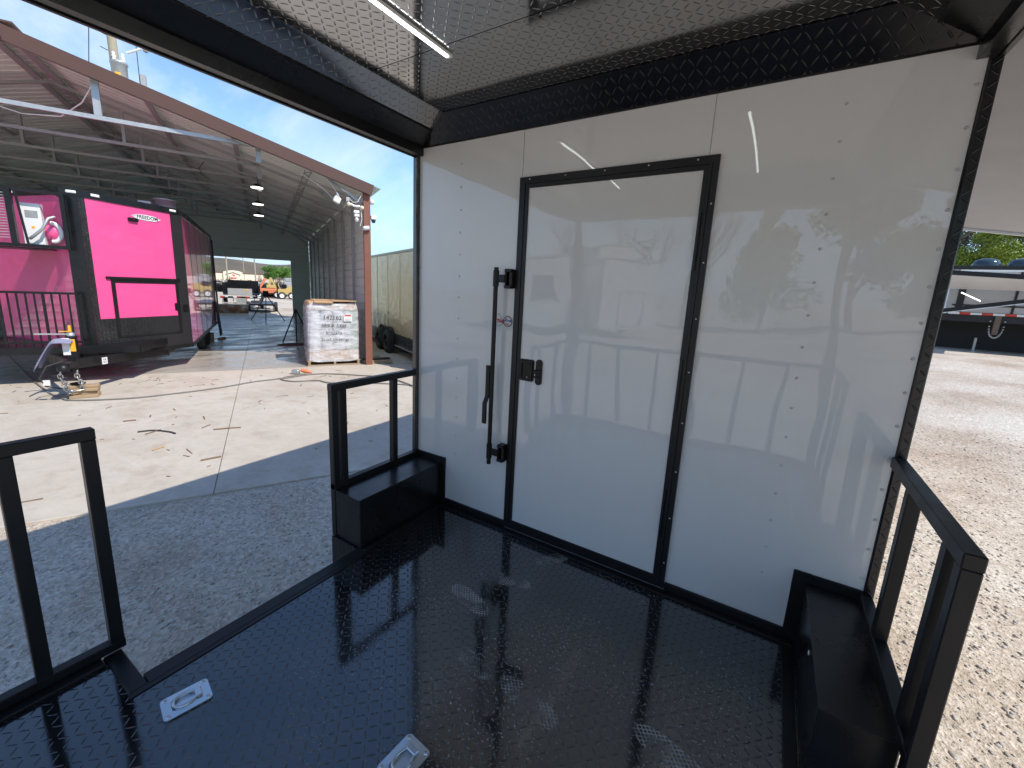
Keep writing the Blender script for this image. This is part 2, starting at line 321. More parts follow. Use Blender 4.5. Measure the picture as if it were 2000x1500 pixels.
    def ribbed(s, o, u, v, pitch, depth, t=0.004): # sheet spanned by u (across ribs) and v (along ribs)
        o = Vector(o); u = Vector(u); v = Vector(v); nr = u.cross(v).normalized(); Lu = u.length; uh = u.normalized()
        prof = []; k = 0
        while k * pitch < Lu - 1e-6:
            for fx, dz in ((0, 0), (0.72, 0), (0.80, 1), (0.92, 1)):
                x = (k + fx) * pitch
                if x <= Lu: prof.append((x, dz * depth))
            k += 1
        prof.append((Lu, 0)); n = len(prof)
        vs = []
        for off in (0, t):
            for e in (0, 1):
                for x, dz in prof: vs.append(o + uh * x + nr * (dz + off) + v * e)
        fs = [(i, i + 1, n + i + 1, n + i) for i in range(n - 1)] + [(2 * n + i, 3 * n + i, 3 * n + i + 1, 2 * n + i + 1) for i in range(n - 1)]
        fs += [(i, 2 * n + i, 2 * n + i + 1, i + 1) for i in range(n - 1)] + [(n + i, n + i + 1, 3 * n + i + 1, 3 * n + i) for i in range(n - 1)]
        return s.add(vs, fs)
    def build(s, name, m, parent=None, X=None, label=None):
        me = bpy.data.meshes.new(name); me.from_pydata(s.v, [], s.f); me.polygons.foreach_set('use_smooth', s.sm)
        if X is not None: me.transform(X)
        if parent is not None: me.transform(wmat(parent).inverted())
        me.materials.append(M[m] if isinstance(m, str) else m); me.update()
        if len(s.f) < 20000:
            bm = bmesh.new(); bm.from_mesh(me); bmesh.ops.recalc_face_normals(bm, faces=bm.faces); bm.to_mesh(me); bm.free()
        o = bpy.data.objects.new(name, me); col.objects.link(o)
        if parent is not None: o.parent = parent
        if label: o['label'] = label
        return o
def wmat(o):
    m = Matrix.LocRotScale(o.location, o.rotation_euler, o.scale)
    return wmat(o.parent) @ m if o.parent else m
def tag(o, label, cat, group=None):
    o['label'] = label; o['category'] = cat
    if group: o['group'] = group
    return o
def thing(name, label, cat, loc=(0, 0, 0), rz=0.0, group=None):
    o = bpy.data.objects.new(name, None); col.objects.link(o); o.location = loc; o.rotation_euler = (0, 0, rz); o.empty_display_size = 0.1
    return tag(o, label, cat, group)
def part(name, parent, X=None):
    o = bpy.data.objects.new(name, None); col.objects.link(o); o.parent = parent; o.empty_display_size = 0.05; return o
def struct(o, kind='structure'): o['kind'] = kind; return o
def copy_tree(o, parent=None):
    c = o.copy(); col.objects.link(c)
    if parent is not None: c.parent = parent
    for ch in list(o.children): copy_tree(ch, c)
    return c
def text(name, body, size, m, X, parent=None, ext=0.0008, bold=0.0, align='CENTER'):
    cu = bpy.data.curves.new(name, 'FONT'); cu.body = body; cu.size = size; cu.extrude = ext; cu.offset = bold; cu.align_x = align; cu.align_y = 'CENTER'; cu.resolution_u = 3
    to = bpy.data.objects.new('t', cu); col.objects.link(to)
    me = bpy.data.meshes.new_from_object(to.evaluated_get(bpy.context.evaluated_depsgraph_get())); me.name = name
    bpy.data.objects.remove(to); bpy.data.curves.remove(cu)
    me.transform(X)
    if parent is not None: me.transform(wmat(parent).inverted())
    me.materials.clear(); me.materials.append(M[m]); o = bpy.data.objects.new(name, me); col.objects.link(o)
    if parent is not None: o.parent = parent
    return o
def axes(o, ex, ey):                              # matrix with given local x and y directions at origin o
    ex = Vector(ex).normalized(); ez = ex.cross(Vector(ey)).normalized(); ey = ez.cross(ex)
    m = Matrix.Identity(4)
    for i, c in enumerate((ex, ey, ez, Vector(o))): m[0][i], m[1][i], m[2][i] = c
    return m

# ------------------------------------------------------------------ ground
GZ = -0.6
TH = R(28.3)
SO = Vector((-6.80, 5.30, GZ)); SD = Vector((-math.cos(TH), math.sin(TH), 0)); SL = Vector((-math.sin(TH), -math.cos(TH), 0))
def ss(t): t = np.clip(t, 0, 1); return t * t * (3 - 2 * t)
def ground_z(x, y):
    x = np.asarray(x, float); y = np.asarray(y, float)
    dist = np.hypot(x - 2.5, y); r = 0.70 * ss((dist - 3.5) / 14) * ss((x - 1.5) / 4)
    dep = (x - SO.x) * SD.x + (y - SO.y) * SD.y
    l = np.clip(dep - 18, 0, 200) * 0.012
    return GZ + r + l
t = np.linspace(-1, 1, 221); gx = np.sinh(t * 6.2) / math.sinh(6.2) * 1600 + 1.0
XX, YY = np.meshgrid(gx, gx, indexing='ij'); ZZ = ground_z(XX, YY)
n = len(gx); vs = np.stack([XX.ravel(), YY.ravel(), ZZ.ravel()], 1); ii, jj = np.meshgrid(np.arange(n - 1), np.arange(n - 1), indexing='ij'); q = (ii * n + jj).ravel()
me = bpy.data.meshes.new('ground'); me.from_pydata(vs.tolist(), [], np.stack([q, q + n, q + n + 1, q + 1], 1).tolist()); me.materials.append(M['gravel']); me.polygons.foreach_set('use_smooth', [True] * len(me.polygons))
go = struct(bpy.data.objects.new('gravel_ground', me)); col.objects.link(go)
FX = axes(SO, -SL, SD)                            # shed frame: x = -l (to the right), y = depth, z = up
def S(l, d, z=0.0): return FX @ Vector((-l, d, z))
# concrete yard slab with saw-cut joints, and the sealed floor of the shed
mb = MB(); ls = [-0.42, 2.9, 6.2, 9.6, 13.0]; ds = [-6.62, -2.2, 0.0]
for i in range(4):
    for j in range(2):
        mb.box((-ls[i] - 0.004, ds[j] + 0.004, -0.1), (-ls[i + 1] + 0.004, ds[j + 1] - 0.004, 0.022 - 0.0008 * ((i + j) % 2)), 0.004)
struct(mb.build('concrete_yard', 'concrete', X=FX))
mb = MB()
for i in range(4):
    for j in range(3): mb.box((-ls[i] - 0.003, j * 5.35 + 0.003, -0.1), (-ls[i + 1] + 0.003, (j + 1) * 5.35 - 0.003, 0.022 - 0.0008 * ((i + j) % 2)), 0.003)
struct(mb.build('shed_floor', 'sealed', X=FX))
# loose stones near the camera
def stones(name, n, area, smin, smax, keep):
    ico = np.array([(0, 0, 1), (.89, 0, .45), (.28, .85, .45), (-.72, .53, .45), (-.72, -.53, .45), (.28, -.85, .45), (.72, .53, -.45), (-.28, .85, -.45), (-.89, 0, -.45), (-.28, -.85, -.45), (.72, -.53, -.45), (0, 0, -1)])
    fc = np.array([(0, 1, 2), (0, 2, 3), (0, 3, 4), (0, 4, 5), (0, 5, 1), (1, 6, 2), (2, 7, 3), (3, 8, 4), (4, 9, 5), (5, 10, 1), (2, 6, 7), (3, 7, 8), (4, 8, 9), (5, 9, 10), (1, 10, 6), (11, 7, 6), (11, 8, 7), (11, 9, 8), (11, 10, 9), (11, 6, 10)])
    x = rng.uniform(area[0], area[1], n * 2); y = rng.uniform(area[2], area[3], n * 2); k = keep(x, y); x = x[k][:n]; y = y[k][:n]; n = len(x)
    s = smin * (smax / smin) ** (rng.random(n) ** 2.2); a = rng.uniform(0, 6.28, n); st = rng.uniform(0.6, 1.5, n); fl = rng.uniform(0.35, 0.7, n)
    P = ico[None] * (1 + rng.normal(0, 0.16, (n, 12, 1)))
    px = P[..., 0] * s[:, None] * st[:, None]; py = P[..., 1] * s[:, None]; pz = P[..., 2] * (s * fl)[:, None]
    X = px * np.cos(a)[:, None] - py * np.sin(a)[:, None] + x[:, None]; Y = px * np.sin(a)[:, None] + py * np.cos(a)[:, None] + y[:, None]
    Z = pz + (ground_z(x, y) + s * fl * 0.35)[:, None]
    V = np.stack([X, Y, Z], -1).reshape(-1, 3); F = (fc[None] + np.arange(n)[:, None, None] * 12).reshape(-1, 3)
    me = bpy.data.meshes.new(name); me.vertices.add(len(V)); me.vertices.foreach_set('co', V.ravel()); me.loops.add(len(F) * 3); me.loops.foreach_set('vertex_index', F.ravel())
    me.polygons.add(len(F)); me.polygons.foreach_set('loop_start', np.arange(0, len(F) * 3, 3)); me.polygons.foreach_set('loop_total', np.full(len(F), 3)); me.update(); me.validate()
    me.materials.append(M['stone']); o = bpy.data.objects.new(name, me); col.objects.link(o); o['kind'] = 'stuff'; return o
def slabkeep(x, y):
    l = (x - SO.x) * SL.x + (y - SO.y) * SL.y; d = (x - SO.x) * SD.x + (y - SO.y) * SD.y
    return ~((d > -6.62) & (l > -0.42))
stones('loose_stones', 26000, (-3.2, 0.1, -2.8, 6), 0.003, 0.014, slabkeep)
stones('loose_stones', 30000, (2.55, 9, -2.6, 7.5), 0.004, 0.017, lambda x, y: rng.random(len(x)) < np.clip(3.0 / (0.5 + np.hypot(x - 2, y + 2)), 0, 1))
# ================================================================== the porch trailer
W, H, CE, RT = 2.5, 2.362, 2.483, 2.63
PY = -2.64
tr = thing('concession_trailer', 'white and black trailer with an open diamond plate porch, filling the foreground', 'trailer', (1.25, 0, GZ))
# floor with notch on the left for the entry
mb = MB(); mb.prism([(0.28, PY), (W - 0.0, PY), (W - 0.0, -0.0), (0.0, 0), (0.0, -0.70), (0.275, -0.70), (0.275, -1.72), (0, -1.72), (0, PY)][::-1] if False else [(0.0, PY), (W, PY), (W, 0), (0, 0), (0, -0.70), (0.265, -0.70), (0.265, -1.72), (0, -1.72)], -0.10, 0.0)
fl = mb.build('porch_floor', 'floor', tr)
mb = MB()
mb.box((0.205, -1.70, -0.13), (0.270, -0.70, 0.006), 0.003)                     # entry edge
mb.box((-0.004, -1.76, -0.13), (0.2645, -1.704, 0.0065), 0.003)
mb.box((0.262, -1.762, 0.0), (0.290, -0.66, 0.0042), 0.001)
mb.box((-0.02, PY, -0.14), (0.052, -1.766, 0.012), 0.003)                       # outer edge angles
mb.box((-0.02, -0.70, -0.14), (0.03, 0, 0.012), 0.003)
mb.box((W - 0.05, PY, -0.14), (W + 0.02, -0.001, 0.012), 0.003)
mb.box((0.06, PY - 0.02, -0.14), (W - 0.06, PY + 0.05, 0.0125), 0.003)
mb.box((0.235, -0.058, 0.0), (2.30, -0.016, 0.008), 0.003)                      # along the wall
mb.box((0.232, -0.70, 0.0), (0.262, -0.06, 0.0075), 0.003)
mb.box((2.262, -2.2, 0.0), (2.303, -0.06, 0.0075), 0.003)
mb.build('floor_trim', 'black', fl)
mb = MB(); mb.box((-0.02, -0.716, -0.42), (0.2045, -0.7065, 0.004)); mb.box((-0.02, -1.74, -0.42), (0.203, -1.73, -0.14))
mb.box((0.02, -1.715, -0.37), (0.203, -0.705, -0.34))
mb.box((0.206, -1.715, -0.42), (0.22, -0.705, -0.135)); mb.build('step_well', 'tread_xz', fl)
# bulkhead wall of three glossy sheets
wl = part('end_wall', tr)
MBs = MB(); MBs.box((0.0, 0.0, -0.05), (0.7615, 0.03, H), 0.0); MBs.box((0.7645, 0.0005, -0.05), (1.6975, 0.03, H)); MBs.box((1.6995, 0.0, -0.05), (W, 0.03, H))
MBs.build('wall_sheet', 'wall', wl)
MB().box((0.001, 0.031, -0.05), (W - 0.001, 0.06, H)).build('wall_backing', 'black', wl)
MB().box((0.262, -0.014, 0.0), (0.755, -0.0005, 0.048), 0.003).build('wall_trim', 'black', wl); MB().box((1.747, -0.014, 0.0), (2.262, -0.0005, 0.048), 0.003).build('wall_trim', 'black', wl)
for xi, xo, xe in ((0.20, 0.262, 0.0), (2.33, 2.262, W)):
    MB().box((xi, -0.0135, 0.001), (xo, -0.0006, 0.345), 0.003).box((xi, -0.0132, 0.285), (xe, -0.0007, 0.344), 0.003).build('box_surround', 'black', wl)
MB().box((0.0, -0.004, H - 0.012), (W, 0.0, H + 0.002)).build('wall_trim', 'black', wl)
rv = MB(); rv.lathe([(0.0001, -0.0018), (0.0018, -0.0020), (0.0022, -0.0040), (0.0042, -0.0030), (0.0058, -0.0006), (0.0060, 0.0)], 12, X=Matrix(((1, 0, 0, 0), (0, 0, 1, 0), (0, 1, 0, 0), (0, 0, 0, 1))))
rmesh = None
def rivet(x, z, m='wall', r=1.0):
    global rmesh
    if rmesh is None:
        o = rv.build('rivet', m, None); rmesh = o.data; rmesh.materials.clear(); rmesh.materials.append(M['rivet']); o.parent = wl
    else:
        o = bpy.data.objects.new('rivet', rmesh); col.objects.link(o); o.parent = wl
    o.location = (x - tr.location.x, 0, z - tr.location.z); o.scale = (r, r, r)
for k in range(15): rivet(0.338 + random.uniform(-.002, .002), 2.227 - k * 0.131)
for k in range(16): rivet(2.147, 2.233 - k * 0.1305)
for k in range(15): rivet(2.486, 2.23 - k * 0.131, r=1.1)
for k in range(15): rivet(0.010, 2.14 - k * 0.131, r=0.8)
# stickers beside the door
Xw = lambda x, z, y=-0.0015: axes((x, y, z), (1, 0, 0), (0, 0, 1))
bd = MB().lathe([(0.0, 0), (0.031, 0), (0.031, -0.0006)], 28, X=Xw(0.712, 1.317, -0.0012)).build('sticker', 'white', wl, label='round sticker with red, white and blue lettering')
rg = MB(); X = Xw(0.712, 1.317, -0.0022)
rg.lathe([(0.0275, 0), (0.032, 0)], 28, X=X); rg.build('sticker_ring', 'brown', wl)
a_ = MB(); a_.add([X @ Vector(p) for p in ((-.020, .010, .0003), (-.006, .022, .0003), (-.010, .008, .0003), (-.016, -.012, .0003), (.0, -.024, .0003), (.004, -.014, .0003))], [(0, 2, 1), (3, 4, 5)]); a_.build('sticker_mark', 'red', wl)
text('sticker_text', 'VOTM', 0.019, 'blue', Xw(0.712, 1.319, -0.003), wl, 0.0002, 0.0006)
text('sticker_text', 'TN', 0.032, 'red', Xw(0.655, 1.315, -0.003), wl, 0.0002, 0.0012)
mb = MB(); P_ = [(.620, 1.335), (.648, 1.362), (.662, 1.340), (.680, 1.318), (.676, 1.300), (.660, 1.292), (.655, 1.284), (.640, 1.292), (.620, 1.288)]
for p, q_ in zip(P_, P_[1:] + P_[:1]): mb.beam((p[0], -0.002, p[1]), (q_[0], -0.002, q_[1]), 0.0012, 0.0012)
mb.build('sticker_outline', 'ink', wl)
# tread plate cove and header
mb = MB(); mb.slab([(0.0, -0.001, H), (W, -0.001, H), (W, -0.105, CE), (0.0, -0.105, CE)], 0.006)
cv = mb.build('cove_band', 'tread_xz', tr)
mb = MB(); mb.beam((0.0, -0.100, CE - 0.003), (W, -0.100, CE - 0.003), 0.012, 0.004); mb.beam((0.0, -0.006, H + 0.006), (W, -0.006, H + 0.006), 0.012, 0.004); mb.build('cove_trim', 'black', cv)
# ceiling and roof
mb = MB()
mb.box((0.0, -0.620, CE), (W, -0.001, CE + 0.018)); mb.box((0.0, PY, CE + 0.0006), (W, -0.624, CE + 0.018))
cl = mb.build('ceiling', 'ceiling', tr)
for x_ in (0.32, 0.71, 1.16, 1.62, 2.1): MB().lathe([(0.0001, -0.004), (0.006, -0.003), (0.008, 0.0)], 10, X=Matrix.Translation((x_, -0.600, CE))).build('screw', 'black', cl)
MB().box((-0.03, PY - 0.03, CE + 0.03), (W + 0.03, 7.0, RT), 0.02).build('roof', 'white', tr)
def edge_beam(side):
    x0 = 0.0 if side < 0 else W; sg = 1 if side < 0 else -1
    mb = MB()
    def strip(prof, nm, m_, par, ya=PY, yb=-0.001):
        pts = [(x0 + sg * a, b) for a, b in prof]; n = len(pts); mb = MB()
        mb.add([(a, ya, b) for a, b in pts] + [(a, yb, b) for a, b in pts], [tuple(range(n)), tuple(range(n, 2 * n))[::-1]] + [(i, n + i, n + (i + 1) % n, (i + 1) % n) for i in range(n)])
        return mb.build(nm, m_, par)
    b = strip([(-0.032, 2.306), (0.030, 2.306), (0.030, 2.362), (0.150, 2.4215), (0.150, CE + 0.02), (-0.032, CE + 0.02)], 'roof_beam', 'blacksheet', tr)
    strip([(0.1505, 2.4225), (0.274, CE - 0.0005), (0.1505, CE - 0.0005)], 'coving', 'ceiling', b, PY, -0.05)
    mb = MB(); mb.box((x0 - sg * 0.036, PY, 2.300), (x0 - sg * 0.020, -0.001, 2.3055), 0.001); mb.beam((x0 + sg * 0.148, PY, 2.4195), (x0 + sg * 0.148, -0.05, 2.4195), 0.012, 0.004)
    mb.build('beam_trim', 'brown' if sg > 9 else 'black', b)
edge_beam(-1); edge_beam(1)
mb = MB(); mb.box((0.0, PY - 0.02, 2.30), (W, PY + 0.13, CE), 0.004); mb.build('roof_beam', 'blacksheet', tr)
# corner posts
MB().box((-0.034, -0.03, -0.14), (-0.0015, 0.05, CE), 0.004).build('corner_post', 'tread_yz', tr)
MB().box((W + 0.0015, -0.012, -0.14), (W + 0.034, 0.06, CE + 0.05), 0.004).build('corner_post', 'tread_xz', tr)
for x_ in (0.0, W - 0.07): MB().box((x_, PY - 0.01, 0.0), (x_ + 0.07, PY + 0.06, 2.30), 0.005).build('corner_post', 'black', tr)
MB().box((0.0, 0.061, -0.14), (W, 7.0, CE + 0.029)).build('trailer_body', 'wall', tr)
# wheel boxes
for xa, xb in ((0.001, 0.225), (2.31, W - 0.001)):
    b = MB().box((xa, -0.70, 0.0), (xb, -0.0145, 0.300), 0.004).build('wheel_box', 'blacksheet', tr)
    mb = MB(); mb.box((xa if xa > 1 else xa, -0.705, 0.3005), (xb, -0.0146, 0.3035), 0.001) ; mb.build('box_lid', 'blacksheet', b)
MB().lathe([(0.0, 0.0), (0.009, 0.0), (0.009, 0.003)], 14, X=axes((2.308, -0.41, 0.262), (0, 1, 0), (0, 0, -1))).build('screw_cap', 'white', tr)
# railings
def railing(name, x, posts, y0, y1, zb, zt=0.936, w=0.042):
    p = part(name, tr)
    MB().box((x - w / 2, y0, zt - w), (x + w / 2, y1, zt), 0.003).build('top_rail', 'black', p)
    MB().box((x - w / 2, y0 + 0.001, zb), (x + w / 2, y1 - 0.001, zb + w * 0.9), 0.003).build('bottom_rail', 'black', p)
    for y, zl in posts: MB().box((x - w / 2 + 0.001, y - w / 2, zl), (x + w / 2 - 0.001, y + w / 2, zt - w + 0.001), 0.003).build('post', 'black', p)
railing('left_railing', -0.012, [(-0.683, 0.0), (-0.625, 0.33), (-0.225, 0.33)], -0.705, -0.032, 0.300)
railing('left_railing', -0.012, [(-1.712, 0.03), (-1.915, 0.03), (-2.40, 0.03)], -1.690, PY + 0.06, 0.013)
railing('right_railing', W + 0.008, [(-0.755, 0.0), (-0.655, 0.33), (-0.275, 0.33)], -0.776, -0.022, 0.300)
railing('right_railing', W + 0.008, [(-1.712, 0.03), (-2.2, 0.03)], -1.690, PY + 0.06, 0.013)
p = part('end_railing', tr)
MB().box((0.07, PY + 0.0, 0.894), (W - 0.07, PY + 0.042, 0.936), 0.003).build('top_rail', 'black', p)
MB().box((0.07, PY + 0.001, 0.013), (W - 0.07, PY + 0.041, 0.053), 0.003).build('bottom_rail', 'black', p)
for x_ in (0.26, 0.62, 1.0, 1.45, 1.85, 2.2): MB().box((x_ - 0.02, PY + 0.002, 0.053), (x_ + 0.02, PY + 0.04, 0.895), 0.003).build('post', 'black', p)
# door
dr = part('door', tr)
d0, d1, z0, z1 = 0.757, 1.745, 0.012, 2.106
def ring(mb, x0, x1, za, zb, w, ya, yb, wr=None):
    wr = wr or w
    for pts in ([(x0, za), (x0 + w, za + w), (x0 + w, zb - w), (x0, zb)], [(x1, za), (x1, zb), (x1 - wr, zb - w), (x1 - wr, za + w)],
                [(x0, zb), (x0 + w, zb - w), (x1 - wr, zb - w), (x1, zb)], [(x0, za), (x1, za), (x1 - wr, za + w), (x0 + w, za + w)]):
        vs = [(a, ya, b) for a, b in pts] + [(a, yb, b) for a, b in pts]
        mb.add(vs, [(0, 1, 2, 3), (7, 6, 5, 4)] + [(i, i + 4, (i + 1) % 4 + 4, (i + 1) % 4) for i in range(4)])
mb = MB(); ring(mb, d0, d1, z0, z1, 0.026, -0.0145, -0.0005); ring(mb, d0 + 0.027, d1 - 0.027, z0 + 0.027, z1 - 0.027, 0.010, -0.021, -0.0005)
ring(mb, d0 + 0.038, d1 - 0.038, z0 + 0.038, z1 - 0.038, 0.021, -0.0165, -0.0005)
mb.build('door_frame', 'black', dr)
MB().box((d0 + 0.0585, -0.0095, z0 + 0.0585), (d1 - 0.0585, -0.0008, z1 - 0.0585)).build('door_panel', 'wall', dr)
mb = MB()
for k in range(5): MB().lathe([(0.0001, 0.0), (0.0035, 0.0), (0.0045, -0.002)], 8, X=Xw(d0 + 0.06 + k * 0.21, z1 - 0.013, -0.0165)).build('screw', 'steel', dr)
for k in range(8): MB().lathe([(0.0001, 0.0), (0.0035, 0.0), (0.0045, -0.002)], 8, X=Xw(d1 - 0.013, z1 - 0.2 - k * 0.25, -0.0165)).build('screw', 'steel', dr)
for k in range(3): MB().tube([(d1 - 0.05, -0.024, 0.3 + k * 0.66), (d1 - 0.05, -0.024, 0.55 + k * 0.66)], 0.006).build('hinge', 'black', dr)
lb = MB(); lb.tube([(0.652, -0.055, 1.625), (0.652, -0.055, 0.425)], 0.0135, 14)
for zc in (1.562, 0.508):
    lb.tube([(0.652, -0.055, zc + 0.045), (0.652, -0.055, zc - 0.045)], 0.0175, 14)
    lb.box((0.66, -0.060, zc - 0.022), (0.712, -0.048, zc + 0.022), 0.003)
    lb.box((0.708, -0.052, zc - 0.054), (0.718, -0.002, zc + 0.054), 0.003); lb.box((0.708, -0.058, zc + 0.036), (0.752, -0.014, zc + 0.055), 0.003); lb.box((0.708, -0.058, zc - 0.055), (0.752, -0.014, zc - 0.036), 0.003)
    lb.box((0.735, -0.050, zc - 0.040), (0.7555, -0.014, zc + 0.040), 0.003)
lb.box((0.706, -0.010, 0.455), (0.756, -0.0012, 0.56), 0.002); lb.box((0.706, -0.010, 1.51), (0.756, -0.0012, 1.615), 0.002)
lbo = lb.build('lock_bar', 'blackplastic', dr)
lh = MB(); lh.beam((0.652, -0.055, 1.035), (0.630, -0.062, 1.035), 0.03, 0.022); lh.beam((0.627, -0.063, 1.050), (0.628, -0.064, 0.855), 0.026, 0.010, (0, 1, 0)); lh.beam((0.628, -0.064, 0.858), (0.624, -0.083, 0.818), 0.026, 0.010, (0, 1, 0)); lh.beam((0.624, -0.083, 0.822), (0.624, -0.083, 0.690), 0.026, 0.012, (0, 1, 0))
lh.build('lock_bar_handle', 'blackplastic', lbo) if False else lh.build('handle', 'blackplastic', dr)
def rrect(cx, cz, w, h, r, n=6):
    pts = []
    for sx, sz, a0 in ((1, 1, 0), (-1, 1, 90), (-1, -1, 180), (1, -1, 270)):
        for k in range(n + 1):
            t_ = R(a0 + 90 * k / n); pts.append((cx + sx * (w / 2 - r) + r * math.cos(t_), cz + sz * (h / 2 - r) + r * math.sin(t_)))
    return pts
def plate(mb, poly, ya, yb):
    n = len(poly); vs = [(a, ya, b) for a, b in poly] + [(a, yb, b) for a, b in poly]
    mb.add(vs, [tuple(range(n)), tuple(range(n, 2 * n))[::-1]] + [(i, n + i, n + (i + 1) % n, (i + 1) % n) for i in range(n)])
lt = MB()
for dw, ya in ((0, -0.016), ): pass
plate(lt, rrect(0.864, 1.047, 0.094, 0.128, 0.012), -0.017, -0.0097)
ring(lt, 0.825, 0.903, 0.992, 1.102, 0.010, -0.024, -0.017)
lt.box((0.872, -0.023, 1.003), (0.892, -0.017, 1.090), 0.002)
plate(lt, rrect(0.944, 1.044, 0.040, 0.148, 0.019), -0.019, -0.0097)
lt.lathe([(0.0, -0.008), (0.010, -0.008), (0.012, 0)], 14, X=Xw(0.944, 1.092, -0.019)); lt.lathe([(0.0, -0.008), (0.010, -0.008), (0.012, 0)], 14, X=Xw(0.944, 0.997, -0.019))
lt.box((0.918, -0.030, 1.036), (0.962, -0.018, 1.058), 0.004); lt.box((0.912, -0.028, 1.010), (0.955, -0.020, 1.020), 0.002)
lo = lt.build('door_latch', 'blackplastic', dr)
mb = MB(); mb.lathe([(0.0, -0.003), (0.008, -0.003), (0.009, 0)], 14, X=Xw(0.846, 1.075, -0.0175)); mb.lathe([(0.0, -0.003), (0.008, -0.003), (0.009, 0)], 14, X=Xw(0.877, 1.008, -0.0235)); mb.build('key_cylinder', 'steel', dr)
# tie-down rings in the floor
def tie_down(cx, cy, rot):
    X = Matrix.Translation((cx, cy, 0.0)) @ Matrix.Rotation(rot, 4, 'Z'); p = part('tie_down_ring', tr)
    outer = rrect(0, 0, 0.104, 0.142, 0.014, 8); n = len(outer); mb = MB()
    inner = []
    for (a, b) in outer:
        t_ = math.atan2(b / 1.25, a); inner.append((0.036 * math.cos(t_), 0.048 * math.sin(t_) - 0.004))
    L1 = [(a, b, 0.0065) for a, b in outer]; L0 = [(a * 1.0, b * 1.0, 0.0005) for a, b in outer]; L2 = [(a, b, 0.0075) for a, b in inner]; L3 = [(a * 0.9, b * 0.9, 0.0035) for a, b in inner]; L4 = [(a * 0.55, b * 0.55, 0.0018) for a, b in inner]
    vs = L0 + L1 + L2 + L3 + L4
    fs = [(r_ * n + i, r_ * n + (i + 1) % n, (r_ + 1) * n + (i + 1) % n, (r_ + 1) * n + i) for r_ in range(4) for i in range(n)] + [tuple(4 * n + i for i in range(n))]
    mb.add([X @ Vector(v) for v in vs], fs, False)
    for sx in (-1, 1):
        for sy in (-1, 1): mb.lathe([(0.007, 0.006), (0.006, 0.0095), (0.0001, 0.0105)], 12, X=X @ Matrix.Translation((sx * 0.039, sy * 0.057, 0)))
    mb.build('ring_plate', 'zinc', p)
    mb = MB(); mb.tube([X @ Vector((0.027 * math.cos(R(a)), 0.030 * math.sin(R(a)) - 0.008, 0.011)) for a in range(-200, 21, 12)], 0.0048, 8)
    mb.tube([X @ Vector((-0.026, 0.004, 0.011)), X @ Vector((-0.018, 0.030, 0.011)), X @ Vector((0.018, 0.030, 0.011)), X @ Vector((0.026, 0.004, 0.011))], 0.0048, 8)
    mb.box((-0.022, 0.026, 0.007), (0.022, 0.046, 0.016), 0.003, X=X)
    mb.build('ring', 'zinc', p)
tie_down(0.452, -1.652, R(-12)); tie_down(1.235, -1.355, R(-4))
# ceiling lights
for x_ in (0.702, 1.767):
    p = MB().box((x_ - 0.013, -1.90, CE - 0.014), (x_ + 0.013, -0.552, CE - 0.0003), 0.003).build('ceiling_light', 'white', tr)
    MB().box((x_ - 0.0065, -1.88, CE - 0.021), (x_ + 0.0065, -0.575, CE - 0.0145), 0.002).build('diffuser', 'led', p)
# side awning
A0, A1 = (2.565, 2.462), (5.05, 2.05)
mb = MB(); mb.slab([(A0[0], -2.6, A0[1]), (A1[0], -2.6, A1[1]), (A1[0], 4.05, A1[1]), (A0[0], 4.05, A0[1])], 0.012)
aw = mb.build('awning', 'awning', tr)
mb = MB(); mb.beam((A1[0], -2.62, A1[1]), (A1[0], 4.07, A1[1]), 0.05, 0.06); mb.beam((A0[0], 4.08, A0[1] + 0.01), (A1[0], 4.08, A1[1] + 0.01), 0.03, 0.05)
mb.beam((A0[0], -2.62, A0[1] + 0.01), (A1[0], -2.62, A1[1] + 0.01), 0.03, 0.05); mb.beam((A0[0] - 0.015, -2.62, A0[1]), (A0[0] - 0.015, 4.05, A0[1]), 0.03, 0.05)
mb.build('awning_frame', 'white', aw)
# running gear of the porch trailer
def wheel(parent, c, axis, r=0.345, w=0.2, rim='black'):
    X = axes(c, Vector((0, 0, 1)).cross(Vector(axis)), (0, 0, 1))
    p = MB().lathe([(r * .62, w / 2), (r * .9, w / 2), (r * .98, w * .38), (r, w * .2), (r, -w * .2), (r * .98, -w * .38), (r * .9, -w / 2), (r * .62, -w / 2)], 32, X=X).build('wheel', 'rubber', parent)
    sg = 1 if True else -1
    MB().lathe([(r * .63, w * .48), (r * .60, w * .36), (r * .5, w * .20), (r * .30, w * .26), (r * .14, w * .34), (r * .12, w * .46), (0.0001, w * .47)], 24, X=X).lathe([(r * .63, -w * .48), (r * .55, -w * .2), (0.0001, -w * .15)], 24, X=X).build('rim', rim, p)
    return p
for yy in (3.4, 4.25):
    for xx, ax in ((0.12, (-1, 0, 0)), (W - 0.12, (1, 0, 0))): wheel(tr, (xx, yy, GZ + 0.345), ax)
mb = MB(); mb.box((0.3, PY + 0.1, -0.26), (0.4, 7, -0.141)); mb.box((2.1, PY + 0.1, -0.26), (2.2, 7, -0.141)); mb.box((0.35, 3.3, -0.3), (2.15, 3.5, -0.2)); mb.box((0.35, 4.15, -0.3), (2.15, 4.35, -0.2)); mb.build('chassis', 'black', tr)
for xx in (0.35, 2.15): MB().box((xx - 0.03, PY + 0.2, GZ), (xx + 0.03, PY + 0.26, -0.262)).build('jack_leg', 'black', tr)
